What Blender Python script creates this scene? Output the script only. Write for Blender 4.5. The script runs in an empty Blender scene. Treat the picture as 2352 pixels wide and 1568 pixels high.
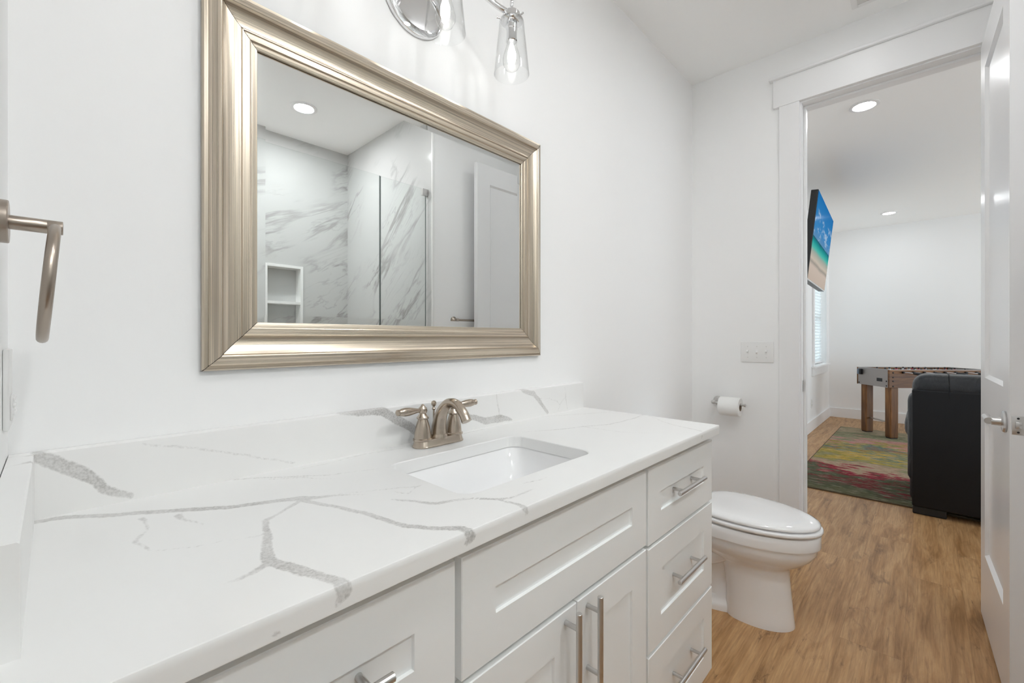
import bpy, bmesh, math, random
from mathutils import Vector, Matrix, noise as mnoise
random.seed(4)
PI = math.pi
S = bpy.context.scene
COL = S.collection

# ------------------------------------------------------------------ camera, world, exposure
cam_d = bpy.data.cameras.new('camera'); cam = bpy.data.objects.new('camera', cam_d); COL.objects.link(cam)
cam_d.sensor_width = 36.0; cam_d.lens = 1001.0 / 2352 * 36; cam_d.shift_y = -9.4 / 2352; cam_d.clip_start = 0.02
FW = Vector((0.7253, 0.6885, 0)).normalized(); RT = Vector((FW.y, -FW.x, 0)); UP = Vector((0, 0, 1))
cam.matrix_world = Matrix(((RT.x, UP.x, -FW.x, 0.0), (RT.y, UP.y, -FW.y, -1.03), (RT.z, UP.z, -FW.z, 1.156), (0, 0, 0, 1)))
S.camera = cam
W = bpy.data.worlds.new('world'); S.world = W; W.use_nodes = True
bg = W.node_tree.nodes['Background']; bg.inputs[0].default_value = (0.82, 0.92, 1.0, 1); bg.inputs[1].default_value = 1.15
S.view_settings.view_transform = 'Standard'; S.view_settings.look = 'None'
S.view_settings.exposure = 1.75; S.view_settings.gamma = 1.0; S.view_settings.use_curve_mapping = False
CY = S.cycles
CY.max_bounces = 14; CY.diffuse_bounces = 9; CY.glossy_bounces = 6; CY.transmission_bounces = 8; CY.transparent_max_bounces = 16
CY.sample_clamp_indirect = 6.0; CY.caustics_reflective = False; CY.caustics_refractive = False
CAN_POWER = 40.0      # emission strength of the recessed lamp lenses
BULB_POWER = 3.8    # emission strength of the vanity filaments

# ------------------------------------------------------------------ materials
def nmat(name):
    m = bpy.data.materials.new(name); m.use_nodes = True
    return m, m.node_tree.nodes, m.node_tree.links, m.node_tree.nodes['Principled BSDF']
def mat(name, col, rough=0.5, metal=0.0, spec=0.5, bump=0.0, bscale=200.0, coat=0.0):
    m, N, L, b = nmat(name)
    b.inputs['Base Color'].default_value = (*col, 1); b.inputs['Roughness'].default_value = rough
    b.inputs['Metallic'].default_value = metal; b.inputs['Specular IOR Level'].default_value = spec
    b.inputs['Coat Weight'].default_value = coat; b.inputs['Coat Roughness'].default_value = 0.05
    if bump:
        tc = N.new('ShaderNodeTexCoord'); n = N.new('ShaderNodeTexNoise'); n.inputs['Scale'].default_value = bscale; n.inputs['Detail'].default_value = 3
        bp = N.new('ShaderNodeBump'); bp.inputs['Strength'].default_value = bump; bp.inputs['Distance'].default_value = 0.002
        L.new(tc.outputs['Object'], n.inputs['Vector']); L.new(n.outputs['Fac'], bp.inputs['Height']); L.new(bp.outputs[0], b.inputs['Normal'])
    return m
def node(N, t, **kw):
    n = N.new(t)
    for k, v in kw.items():
        if k in n.inputs: n.inputs[k].default_value = v
        else: setattr(n, k, v)
    return n
def math_n(N, L, op, a, b=None, clamp=False):
    n = N.new('ShaderNodeMath'); n.operation = op; n.use_clamp = clamp
    for i, x in enumerate((a, b)):
        if x is None: continue
        if isinstance(x, (int, float)): n.inputs[i].default_value = x
        else: L.new(x, n.inputs[i])
    return n.outputs[0]
def mix_c(N, L, f, a, b, mode='MIX'):
    n = N.new('ShaderNodeMix'); n.data_type = 'RGBA'; n.blend_type = mode
    for s, x in ((n.inputs[0], f), (n.inputs[6], a), (n.inputs[7], b)):
        if isinstance(x, (int, float)): s.default_value = x
        elif isinstance(x, tuple): s.default_value = (*x, 1)
        else: L.new(x, s)
    return n.outputs[2]
def ramp(N, L, fac, stops, interp='LINEAR'):
    r = N.new('ShaderNodeValToRGB'); r.color_ramp.interpolation = interp
    e = r.color_ramp.elements
    while len(e) > 1: e.remove(e[-1])
    for i, (p, c) in enumerate(stops):
        el = e[0] if i == 0 else e.new(p)
        el.position = p; el.color = (*c, 1) if len(c) == 3 else c
    L.new(fac, r.inputs[0]); return r.outputs[0]
def mapping(N, L, scale=(1, 1, 1), rot=(0, 0, 0), loc=(0, 0, 0), src='Object'):
    tc = N.new('ShaderNodeTexCoord'); mp = N.new('ShaderNodeMapping')
    mp.inputs['Scale'].default_value = scale; mp.inputs['Rotation'].default_value = rot; mp.inputs['Location'].default_value = loc
    L.new(tc.outputs[src], mp.inputs[0]); return mp.outputs[0]
def noise_n(N, L, vec, scale, detail=3, rough=0.5, dist=0.0):
    n = node(N, 'ShaderNodeTexNoise', Scale=scale, Detail=detail, Roughness=rough, Distortion=dist)
    L.new(vec, n.inputs['Vector']); return n.outputs['Fac']

M = {}
M['wall'] = mat('wall_paint', (0.90, 0.902, 0.90), 0.55, spec=0.3, bump=0.05, bscale=160)
M['ceiling'] = mat('ceiling_paint', (0.94, 0.942, 0.935), 0.7, spec=0.2, bump=0.06, bscale=120)
M['trim'] = mat('trim_paint', (0.85, 0.85, 0.85), 0.38, spec=0.45)
M['door'] = mat('door_paint', (0.83, 0.83, 0.835), 0.25, spec=0.5)
M['cab'] = mat('cabinet_paint', (0.875, 0.885, 0.885), 0.35, spec=0.4)
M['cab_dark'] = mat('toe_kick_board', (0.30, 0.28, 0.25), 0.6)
M['porcelain'] = mat('porcelain', (0.88, 0.88, 0.885), 0.06, spec=0.6, coat=0.5)
M['plastic'] = mat('white_plastic', (0.84, 0.84, 0.83), 0.35)
M['shadow_gap'] = mat('dark_gap', (0.02, 0.016, 0.012), 0.8)
M['black'] = mat('black_plastic', (0.012, 0.013, 0.015), 0.4)
M['chrome'] = mat('chrome', (0.80, 0.80, 0.81), 0.07, 1.0)
M['steel'] = mat('satin_steel', (0.62, 0.61, 0.60), 0.28, 1.0)
M['paper'] = mat('tissue_paper', (0.86, 0.86, 0.845), 0.9, spec=0.1, bump=0.25, bscale=400)
M['card'] = mat('cardboard', (0.36, 0.28, 0.20), 0.9)
M['cover'] = mat('light_trim', (0.82, 0.82, 0.82), 0.4)
M['rubber'] = mat('rubber', (0.02, 0.022, 0.026), 0.6)
M['slat'] = mat('vent_slat', (0.70, 0.70, 0.68), 0.5)

def brushed(name, col, axis, rough=0.3, dark=0.58):
    """brushed metal whose fine streaks run along one axis"""
    m, N, L, b = nmat(name)
    sc = [520, 520, 520]; sc[axis] = 1.6
    v = mapping(N, L, tuple(sc)); n = noise_n(N, L, v, 1.0, 3, 0.6)
    sc2 = [130, 130, 130]; sc2[axis] = 0.25
    n2 = noise_n(N, L, mapping(N, L, tuple(sc2)), 1.0, 2, 0.5)
    f = math_n(N, L, 'ADD', math_n(N, L, 'MULTIPLY', n, 0.6), math_n(N, L, 'MULTIPLY', n2, 0.4))
    c = ramp(N, L, f, [(0.36, tuple(x * dark for x in col)), (0.62, tuple(min(1, x * 1.10) for x in col))])
    L.new(c, b.inputs['Base Color']); b.inputs['Metallic'].default_value = 1.0
    L.new(math_n(N, L, 'ADD', math_n(N, L, 'MULTIPLY', n, 0.22), rough - 0.11), b.inputs['Roughness'])
    return m
M['frame_x'] = brushed('champagne_frame_horizontal', (0.70, 0.61, 0.495), 0, 0.30)
M['frame_z'] = brushed('champagne_frame_vertical', (0.70, 0.61, 0.495), 2, 0.30)
M['nickel'] = mat('brushed_nickel', (0.50, 0.43, 0.36), 0.22, 1.0)
M['nickel_ring'] = mat('warm_brushed_nickel', (0.40, 0.345, 0.295), 0.30, 1.0)
M['pull'] = brushed('stainless_pull', (0.60, 0.59, 0.58), 0, 0.28, 0.8)
M['pull_z'] = brushed('stainless_pull_upright', (0.60, 0.59, 0.58), 2, 0.28, 0.8)
M['mirror'] = mat('mirror_silver', (0.84, 0.855, 0.85), 0.0, 1.0)

def thin_glass(name, tint=(1, 1, 1), ior=1.45, extra=0.0, rough=0.0):
    m = bpy.data.materials.new(name); m.use_nodes = True; N = m.node_tree.nodes; L = m.node_tree.links; N.clear()
    o = N.new('ShaderNodeOutputMaterial'); t = N.new('ShaderNodeBsdfTransparent'); g = N.new('ShaderNodeBsdfGlossy')
    t.inputs[0].default_value = (*tint, 1); g.inputs['Roughness'].default_value = rough
    lw = N.new('ShaderNodeLayerWeight'); lw.inputs[0].default_value = 0.5; f0 = ((ior - 1) / (ior + 1)) ** 2 * 2
    mx = N.new('ShaderNodeMixShader'); f = math_n(N, L, 'ADD', math_n(N, L, 'MULTIPLY', math_n(N, L, 'POWER', lw.outputs['Facing'], 3.5), 0.8), f0 + extra, True)
    L.new(f, mx.inputs[0]); L.new(t.outputs[0], mx.inputs[1]); L.new(g.outputs[0], mx.inputs[2]); L.new(mx.outputs[0], o.inputs[0])
    return m
M['shade_glass'] = thin_glass('clear_shade_glass', (0.985, 0.988, 0.988), 1.16)
M['bulb_glass'] = thin_glass('clear_bulb_glass', (0.99, 0.99, 0.985), 1.16)
M['shower_glass'] = thin_glass('shower_glass', (0.962, 0.974, 0.970), 1.22)
M['window_glass'] = thin_glass('window_glass', (0.95, 0.97, 0.97), 1.4)
M['glass_edge'] = mat('polished_glass_edge', (0.10, 0.13, 0.125), 0.2)
def emit(name, col, s):
    m = bpy.data.materials.new(name); m.use_nodes = True; N = m.node_tree.nodes; L = m.node_tree.links; N.clear()
    o = N.new('ShaderNodeOutputMaterial'); e = N.new('ShaderNodeEmission'); e.inputs[0].default_value = (*col, 1); e.inputs[1].default_value = s
    L.new(e.outputs[0], o.inputs[0]); return m
M['lens'] = emit('lamp_lens_glow', (0.965, 0.985, 1.0), CAN_POWER)
M['lens_low'] = emit('lamp_lens_low_glow', (0.965, 0.985, 1.0), CAN_POWER * 0.26)
M['lens_far'] = emit('lamp_lens_far_glow', (0.965, 0.985, 1.0), CAN_POWER * 0.65)
M['lens_high'] = emit('lamp_lens_high_glow', (0.965, 0.985, 1.0), CAN_POWER * 2.5)
M['filament'] = emit('filament_glow', (1.0, 0.985, 0.96), BULB_POWER)

def quartz():
    m, N, L, b = nmat('white_quartz_with_grey_veins')
    at = N.new('ShaderNodeAttribute'); at.attribute_name = 'vein'
    v = mapping(N, L); n1 = noise_n(N, L, v, 90, 4, 0.65); n2 = noise_n(N, L, v, 260, 3, 0.6); n3 = noise_n(N, L, v, 3.2, 4, 0.6)
    w = math_n(N, L, 'MULTIPLY', math_n(N, L, 'SUBTRACT', n1, 0.5), 0.0055)
    w2 = math_n(N, L, 'MULTIPLY', math_n(N, L, 'SUBTRACT', n2, 0.5), 0.003)
    d = math_n(N, L, 'ADD', math_n(N, L, 'ADD', at.outputs['Fac'], w), w2)
    mask = N.new('ShaderNodeMapRange'); mask.inputs[1].default_value = 0.0014; mask.inputs[2].default_value = -0.0016; mask.clamp = True
    L.new(d, mask.inputs[0])
    g = ramp(N, L, n2, [(0.35, (0.40, 0.39, 0.375)), (0.52, (0.545, 0.535, 0.52)), (0.7, (0.66, 0.65, 0.635))])
    base = ramp(N, L, n3, [(0.3, (0.845, 0.84, 0.83)), (0.7, (0.86, 0.86, 0.85))])
    st = N.new('ShaderNodeAttribute'); st.attribute_name = 'vein_strength'
    fade = ramp(N, L, noise_n(N, L, v, 11, 3, 0.6), [(0.32, (0.55, 0.55, 0.55)), (0.6, (1, 1, 1))])
    L.new(mix_c(N, L, math_n(N, L, 'MULTIPLY', math_n(N, L, 'MULTIPLY', mask.outputs[0], st.outputs['Fac']), fade), base, g), b.inputs['Base Color'])
    b.inputs['Roughness'].default_value = 0.28; b.inputs['Specular IOR Level'].default_value = 0.35
    return m
M['quartz'] = quartz()

def marble(name, rot):
    m, N, L, b = nmat(name)
    v = mapping(N, L, (1, 1, 1), rot)
    def vein(scale, lo, hi, loc, stretch):
        mp = mapping(N, L, (1, 1, 1), rot, loc); mp2 = N.new('ShaderNodeMapping'); mp2.inputs['Scale'].default_value = stretch
        L.new(mp, mp2.inputs[0])
        f = noise_n(N, L, mp2.outputs[0], scale, 6, 0.58, 0.6)
        a = math_n(N, L, 'ABSOLUTE', math_n(N, L, 'SUBTRACT', f, 0.5))
        r = N.new('ShaderNodeMapRange'); r.inputs[1].default_value = hi; r.inputs[2].default_value = lo; r.clamp = True
        L.new(a, r.inputs[0]); return r.outputs[0]
    k = noise_n(N, L, mapping(N, L, (1, 1, 1), rot, (3, 1, 7)), 2.4, 2)
    km = N.new('ShaderNodeMapRange'); km.inputs[1].default_value = 0.44; km.inputs[2].default_value = 0.64; km.clamp = True; L.new(k, km.inputs[0])
    a = math_n(N, L, 'MULTIPLY', vein(1.7, 0.0, 0.035, (0, 0, 0), (0.55, 1.9, 1.9)), km.outputs[0])
    c = math_n(N, L, 'MULTIPLY', vein(3.4, 0.0, 0.02, (5, 2, 1), (0.5, 2.2, 2.2)), 0.5)
    c = math_n(N, L, 'MULTIPLY', c, km.outputs[0])
    f = math_n(N, L, 'MAXIMUM', a, c)
    col = mix_c(N, L, math_n(N, L, 'MULTIPLY', f, 0.8), (0.57, 0.57, 0.56), (0.27, 0.26, 0.25))
    L.new(col, b.inputs['Base Color']); b.inputs['Roughness'].default_value = 0.08; b.inputs['Specular IOR Level'].default_value = 0.4
    return m
M['marble_back'] = marble('marble_tile_back', (0, math.radians(28), 0))
M['marble_side'] = marble('marble_tile_side', (math.radians(-42), 0, math.radians(90)))

def wood_floor():
    m, N, L, b = nmat('oak_plank_floor')
    v = mapping(N, L, loc=(0.35, 0.06, 0))
    br = N.new('ShaderNodeTexBrick'); L.new(v, br.inputs['Vector'])
    br.offset = 0.37; br.offset_frequency = 2; br.squash = 1.0
    for k, x in (('Scale', 1.0), ('Mortar Size', 0.0009), ('Mortar Smooth', 0.2), ('Bias', 0.0), ('Brick Width', 1.22), ('Row Height', 0.182)):
        br.inputs[k].default_value = x
    br.inputs['Color1'].default_value = (0, 0, 0, 1); br.inputs['Color2'].default_value = (1, 1, 1, 1); br.inputs['Mortar'].default_value = (0.5, 0.5, 0.5, 1)
    # per-plank offset of the grain
    sh = N.new('ShaderNodeVectorMath'); sh.operation = 'MULTIPLY_ADD'
    cx = N.new('ShaderNodeCombineXYZ'); L.new(br.outputs['Color'], cx.inputs[0]); L.new(br.outputs['Color'], cx.inputs[1]); L.new(br.outputs['Color'], cx.inputs[2])
    sh.inputs[1].default_value = (7.0, 3.0, 5.0); L.new(cx.outputs[0], sh.inputs[0]); L.new(v, sh.inputs[2])
    def st(scale):
        mp = N.new('ShaderNodeMapping'); mp.inputs['Scale'].default_value = scale; L.new(sh.outputs[0], mp.inputs[0]); return mp.outputs[0]
    g1 = noise_n(N, L, st((1.1, 9, 1)), 2.2, 5, 0.6, 0.9)
    g2 = noise_n(N, L, st((3, 70, 1)), 2.0, 4, 0.65, 0.3)
    kn = noise_n(N, L, st((1.6, 5.5, 1)), 1.6, 5, 0.62, 1.6)
    cr = noise_n(N, L, st((1.3, 7.5, 1)), 1.0, 5, 0.55, 1.1)
    crk = ramp(N, L, math_n(N, L, 'ABSOLUTE', math_n(N, L, 'SUBTRACT', cr, 0.56)), [(0.0, (1, 1, 1)), (0.012, (0, 0, 0))])
    base = ramp(N, L, g1, [(0.28, (0.300, 0.155, 0.060)), (0.45, (0.440, 0.250, 0.110)), (0.6, (0.540, 0.330, 0.160)), (0.78, (0.450, 0.262, 0.120))])
    tone = ramp(N, L, br.outputs['Color'], [(0.0, (0.94, 0.935, 0.93)), (1.0, (1.05, 1.04, 1.03))])
    c = mix_c(N, L, 1.0, base, tone, 'MULTIPLY')
    c = mix_c(N, L, 0.75, c, ramp(N, L, g2, [(0.3, (0.66, 0.63, 0.60)), (0.62, (1.1, 1.1, 1.1))]), 'MULTIPLY')
    c = mix_c(N, L, ramp(N, L, kn, [(0.58, (0, 0, 0)), (0.76, (0.9, 0.9, 0.9))]), c, (0.14, 0.068, 0.028))
    c = mix_c(N, L, math_n(N, L, 'MULTIPLY', crk, math_n(N, L, 'MULTIPLY', math_n(N, L, 'SUBTRACT', kn, 0.46, True), 4.0, True)), c, (0.17, 0.085, 0.040))
    c = mix_c(N, L, math_n(N, L, 'MULTIPLY', br.outputs['Fac'], 0.22), c, (0.12, 0.07, 0.035))
    L.new(c, b.inputs['Base Color']); b.inputs['Roughness'].default_value = 0.42; b.inputs['Specular IOR Level'].default_value = 0.35
    bp = N.new('ShaderNodeBump'); bp.inputs['Strength'].default_value = 0.12; bp.inputs['Distance'].default_value = 0.001
    L.new(g2, bp.inputs['Height']); L.new(bp.outputs[0], b.inputs['Normal'])
    return m
M['floor'] = wood_floor()

def rug_mat():
    m, N, L, b = nmat('abstract_streaked_rug_pile')
    tc = N.new('ShaderNodeTexCoord'); sp = N.new('ShaderNodeSeparateXYZ'); L.new(tc.outputs['Object'], sp.inputs[0])
    big = noise_n(N, L, mapping(N, L, (2.6, 1.5, 1)), 1.3, 3, 0.6)
    st = noise_n(N, L, mapping(N, L, (15, 3.2, 1)), 1.0, 5, 0.75)
    fine = noise_n(N, L, mapping(N, L, (110, 20, 1)), 1.0, 4, 0.75)
    t = math_n(N, L, 'DIVIDE', math_n(N, L, 'SUBTRACT', sp.outputs[0], 4.235), 3.155)
    t = math_n(N, L, 'ADD', t, math_n(N, L, 'MULTIPLY', math_n(N, L, 'SUBTRACT', big, 0.5), 0.50))
    t = math_n(N, L, 'ADD', t, math_n(N, L, 'MULTIPLY', math_n(N, L, 'SUBTRACT', st, 0.5), 0.30))
    t = math_n(N, L, 'ADD', t, math_n(N, L, 'MULTIPLY', math_n(N, L, 'SUBTRACT', fine, 0.5), 0.10))
    G = (0.085, 0.105, 0.060); R = (0.22, 0.016, 0.032); C = (0.42, 0.34, 0.235); O = (0.30, 0.25, 0.055); Y = (0.50, 0.33, 0.075); T = (0.10, 0.17, 0.165); P = (0.44, 0.19, 0.20); SG = (0.22, 0.225, 0.135)
    c = ramp(N, L, t, [(0.0, (0.13, 0.13, 0.075)), (0.06, G), (0.10, (0.12, 0.10, 0.07)), (0.13, R), (0.155, G), (0.20, (0.10, 0.12, 0.075)), (0.225, R), (0.25, (0.33, 0.03, 0.06)), (0.28, C), (0.33, (0.40, 0.27, 0.19)), (0.37, SG),
                       (0.42, O), (0.47, Y), (0.505, T), (0.54, O), (0.58, (0.27, 0.13, 0.07)), (0.62, T), (0.67, O), (0.71, P), (0.76, (0.40, 0.24, 0.20)), (0.80, SG), (0.88, (0.20, 0.21, 0.13)), (0.94, C), (1.0, SG)])
    spk = ramp(N, L, fine, [(0.36, (0.45, 0.42, 0.36)), (0.52, (1, 1, 1)), (0.68, (1.45, 1.4, 1.3))])
    c = mix_c(N, L, 0.75, c, spk, 'MULTIPLY')
    lt = noise_n(N, L, mapping(N, L, (60, 7, 1), loc=(3, 8, 0)), 1.0, 4, 0.7)
    c = mix_c(N, L, math_n(N, L, 'MULTIPLY', ramp(N, L, lt, [(0.54, (0, 0, 0)), (0.66, (1, 1, 1))]), 0.70), c, (0.50, 0.42, 0.33))
    L.new(c, b.inputs['Base Color']); b.inputs['Roughness'].default_value = 0.95; b.inputs['Specular IOR Level'].default_value = 0.1
    bp = N.new('ShaderNodeBump'); bp.inputs['Strength'].default_value = 0.5; bp.inputs['Distance'].default_value = 0.004
    L.new(fine, bp.inputs['Height']); L.new(bp.outputs[0], b.inputs['Normal'])
    return m
M['rug'] = rug_mat()
M['rug_edge'] = mat('rug_binding', (0.10, 0.07, 0.04), 0.9)

def wood_brown(name, sc):
    m, N, L, b = nmat(name)
    g = noise_n(N, L, mapping(N, L, sc), 1.0, 5, 0.65, 0.5)
    k = noise_n(N, L, mapping(N, L, tuple(x * 0.25 for x in sc), loc=(2, 5, 1)), 1.0, 3, 0.6)
    c = ramp(N, L, g, [(0.3, (0.065, 0.021, 0.004)), (0.5, (0.20, 0.080, 0.017)), (0.7, (0.32, 0.150, 0.045))])
    c = mix_c(N, L, ramp(N, L, k, [(0.42, (0, 0, 0)), (0.5, (0.55, 0.55, 0.55))]), c, (0.075, 0.030, 0.009))
    L.new(c, b.inputs['Base Color']); b.inputs['Roughness'].default_value = 0.42
    return m
M['foos_wood'] = wood_brown('reclaimed_wood_upright', (34, 34, 2.5))
M['foos_side'] = wood_brown('reclaimed_wood_lengthwise', (4, 4, 55))
M['foos_end'] = mat('grey_end_panel', (0.36, 0.34, 0.33), 0.35, 0.35)
M['foos_field'] = mat('green_playing_field', (0.03, 0.14, 0.05), 0.5)
M['player_white'] = mat('player_white', (0.75, 0.75, 0.75), 0.4)
M['player_red'] = mat('player_red', (0.45, 0.06, 0.09), 0.4)
M['rod'] = mat('rod_steel', (0.75, 0.75, 0.76), 0.15, 1.0)
M['bluegrey'] = mat('blue_grey_panel', (0.16, 0.22, 0.29), 0.4)

def leather():
    m, N, L, b = nmat('charcoal_leather')
    v = mapping(N, L); n = noise_n(N, L, v, 9, 4, 0.6); f = noise_n(N, L, v, 260, 3)
    w = noise_n(N, L, mapping(N, L, (6, 16, 5)), 1.0, 4, 0.6, 1.5)
    L.new(ramp(N, L, n, [(0.3, (0.005, 0.007, 0.010)), (0.7, (0.012, 0.015, 0.020))]), b.inputs['Base Color'])
    b.inputs['Roughness'].default_value = 0.40
    h = math_n(N, L, 'ADD', math_n(N, L, 'MULTIPLY', w, 1.0), math_n(N, L, 'MULTIPLY', f, 0.12))
    bp = N.new('ShaderNodeBump'); bp.inputs['Strength'].default_value = 0.35; bp.inputs['Distance'].default_value = 0.02
    L.new(h, bp.inputs['Height']); L.new(bp.outputs[0], b.inputs['Normal']); return m
M['leather'] = leather()
M['leather_back'] = mat('flat_back_leather', (0.0045, 0.0055, 0.008), 0.55, spec=0.35, bump=0.1, bscale=220)

def screen_mat():
    m = bpy.data.materials.new('beach_picture_screen'); m.use_nodes = True; N = m.node_tree.nodes; L = m.node_tree.links; N.clear()
    o = N.new('ShaderNodeOutputMaterial'); e = N.new('ShaderNodeEmission'); g = N.new('ShaderNodeBsdfGlossy'); ad = N.new('ShaderNodeAddShader')
    uv = N.new('ShaderNodeUVMap'); uv.uv_map = 'UVMap'; sp = N.new('ShaderNodeSeparateXYZ'); L.new(uv.outputs[0], sp.inputs[0])
    mp = N.new('ShaderNodeMapping'); mp.inputs['Scale'].default_value = (5, 7, 1); L.new(uv.outputs[0], mp.inputs[0])
    mp2 = N.new('ShaderNodeMapping'); mp2.inputs['Scale'].default_value = (2, 1, 1); L.new(uv.outputs[0], mp2.inputs[0])
    n = noise_n(N, L, mp.outputs[0], 1.0, 6, 0.7); wv = noise_n(N, L, mp2.outputs[0], 1.4, 3)
    # the shore climbs slightly from left to right
    y = math_n(N, L, 'ADD', sp.outputs[1], math_n(N, L, 'MULTIPLY', math_n(N, L, 'SUBTRACT', wv, 0.5), 0.06))
    land = ramp(N, L, y, [(0.0, (0.52, 0.43, 0.36)), (0.17, (0.56, 0.47, 0.40)), (0.21, (0.33, 0.30, 0.26)), (0.25, (0.55, 0.48, 0.40)), (0.33, (0.34, 0.38, 0.33)), (0.38, (0.06, 0.45, 0.38)), (0.44, (0.0, 0.30, 0.29)), (0.495, (0.0, 0.10, 0.16))])
    sky = ramp(N, L, sp.outputs[1], [(0.50, (0.10, 0.25, 0.44)), (0.62, (0.03, 0.22, 0.50)), (1.0, (0.0, 0.15, 0.42))])
    cl = math_n(N, L, 'MULTIPLY', ramp(N, L, n, [(0.53, (0, 0, 0)), (0.66, (1, 1, 1))]), ramp(N, L, sp.outputs[1], [(0.50, (0.5, 0.5, 0.5)), (0.6, (1, 1, 1)), (0.78, (0.8, 0.8, 0.8)), (0.84, (0, 0, 0))]))
    sky = mix_c(N, L, cl, sky, (0.62, 0.72, 0.80))
    st = math_n(N, L, 'GREATER_THAN', sp.outputs[1], 0.50)
    L.new(mix_c(N, L, st, land, sky), e.inputs[0]); e.inputs[1].default_value = 0.28
    g.inputs[0].default_value = (0.03, 0.03, 0.03, 1); g.inputs['Roughness'].default_value = 0.15
    L.new(e.outputs[0], ad.inputs[0]); L.new(g.outputs[0], ad.inputs[1]); L.new(ad.outputs[0], o.inputs[0]); return m
M['screen'] = screen_mat()
def blind_mat():
    m, N, L, b = nmat('blind_slat_white'); b.inputs['Base Color'].default_value = (0.85, 0.86, 0.86, 1); b.inputs['Roughness'].default_value = 0.5
    o = N['Material Output']; t = N.new('ShaderNodeBsdfTranslucent'); t.inputs[0].default_value = (0.85, 0.88, 0.88, 1)
    mx = N.new('ShaderNodeMixShader'); mx.inputs[0].default_value = 0.45
    L.new(b.outputs[0], mx.inputs[1]); L.new(t.outputs[0], mx.inputs[2]); L.new(mx.outputs[0], o.inputs[0]); return m
M['blind'] = blind_mat()

# ------------------------------------------------------------------ mesh helpers
def link(name, bm, m, parent=None, smooth=None):
    me = bpy.data.meshes.new(name); bmesh.ops.recalc_face_normals(bm, faces=bm.faces); bm.to_mesh(me); bm.free()
    o = bpy.data.objects.new(name, me); COL.objects.link(o)
    for x in (m if isinstance(m, (list, tuple)) else [m]): me.materials.append(M[x])
    if smooth is not None:
        me.polygons.foreach_set('use_smooth', [True] * len(me.polygons))
        if smooth < 180: me.set_sharp_from_angle(angle=math.radians(smooth))
    if parent is not None:
        o.parent = parent
        p, loc = parent, Matrix.Identity(4)
        chain = []
        while p is not None: chain.append(p); p = p.parent
        w = Matrix.Identity(4)
        for q in reversed(chain): w = w @ q.matrix_parent_inverse @ q.matrix_basis
        o.matrix_parent_inverse = w.inverted()
    return o
def thing(name, loc, label, cat, group=None):
    o = bpy.data.objects.new(name, None); COL.objects.link(o); o.location = loc; o.empty_display_size = 0.05
    o['label'] = label; o['category'] = cat
    if group: o['group'] = group
    return o
def tag(o, label, cat, group=None):
    o['label'] = label; o['category'] = cat
    if group: o['group'] = group
    return o
def struct(name, bm, m, smooth=None, parent=None):
    o = link(name, bm, m, parent, smooth)
    if parent is None: o['kind'] = 'structure'
    return o
def nb(): return bmesh.new()
def box(bm, x0, x1, y0, y1, z0, z1, bev=0.0, seg=2, mi=0, mx=None):
    x0, x1 = sorted((x0, x1)); y0, y1 = sorted((y0, y1)); z0, z1 = sorted((z0, z1))
    mat4 = Matrix.Translation(((x0 + x1) / 2, (y0 + y1) / 2, (z0 + z1) / 2)) @ Matrix.Diagonal((x1 - x0, y1 - y0, z1 - z0, 1))
    if mx is not None: mat4 = mx @ mat4
    r = bmesh.ops.create_cube(bm, size=1.0, matrix=mat4); vs = r['verts']
    fs = set(f for v in vs for f in v.link_faces)
    for f in fs: f.material_index = mi
    if bev > 0:
        es = list(set(e for v in vs for e in v.link_edges))
        r = bmesh.ops.bevel(bm, geom=es, offset=bev, segments=seg, affect='EDGES', profile=0.5, material=mi)
    return bm
def loops(bm, rings, closed=True, cap0=True, cap1=True, mi=0):
    """skin a list of point rings"""
    vr = [[bm.verts.new(p) for p in r] for r in rings]
    n = len(vr[0])
    for a, b in zip(vr, vr[1:]):
        for i in range(n if closed else n - 1):
            j = (i + 1) % n
            try: f = bm.faces.new((a[i], a[j], b[j], b[i])); f.material_index = mi
            except ValueError: pass
    if cap0: bm.faces.new(list(reversed(vr[0]))).material_index = mi
    if cap1: bm.faces.new(vr[-1]).material_index = mi
    return vr
def lathe(bm, prof, org=(0, 0, 0), axis=(0, 0, 1), n=32, cap0=True, cap1=True, mi=0):
    """prof: (radius, distance along axis)"""
    a = Vector(axis).normalized(); t = Vector((1, 0, 0)) if abs(a.x) < 0.9 else Vector((0, 1, 0))
    u = a.cross(t).normalized(); v = a.cross(u); o = Vector(org)
    rings = [[o + a * h + (u * math.cos(2 * PI * i / n) + v * math.sin(2 * PI * i / n)) * max(r, 1e-5) for i in range(n)] for r, h in prof]
    return loops(bm, rings, True, cap0, cap1, mi)
def cyl(bm, p0, p1, r, n=24, bev=0.0, mi=0):
    p0 = Vector(p0); p1 = Vector(p1); L_ = (p1 - p0).length
    pr = [(r, 0), (r, L_)] if not bev else [(r - bev, 0), (r, bev), (r, L_ - bev), (r - bev, L_)]
    return lathe(bm, pr, p0, p1 - p0, n, mi=mi)
def bez(pts, n=24):
    """Catmull-Rom through the points"""
    P_ = [Vector(p) for p in pts]; P_ = [P_[0] * 2 - P_[1]] + P_ + [P_[-1] * 2 - P_[-2]]
    out = []
    for i in range(1, len(P_) - 2):
        for k in range(n):
            t = k / n; a, b, c, d = P_[i - 1:i + 3]
            out.append(0.5 * ((2 * b) + (c - a) * t + (2 * a - 5 * b + 4 * c - d) * t * t + (3 * b - a - 3 * c + d) * t ** 3))
    out.append(P_[-2]); return out
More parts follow.
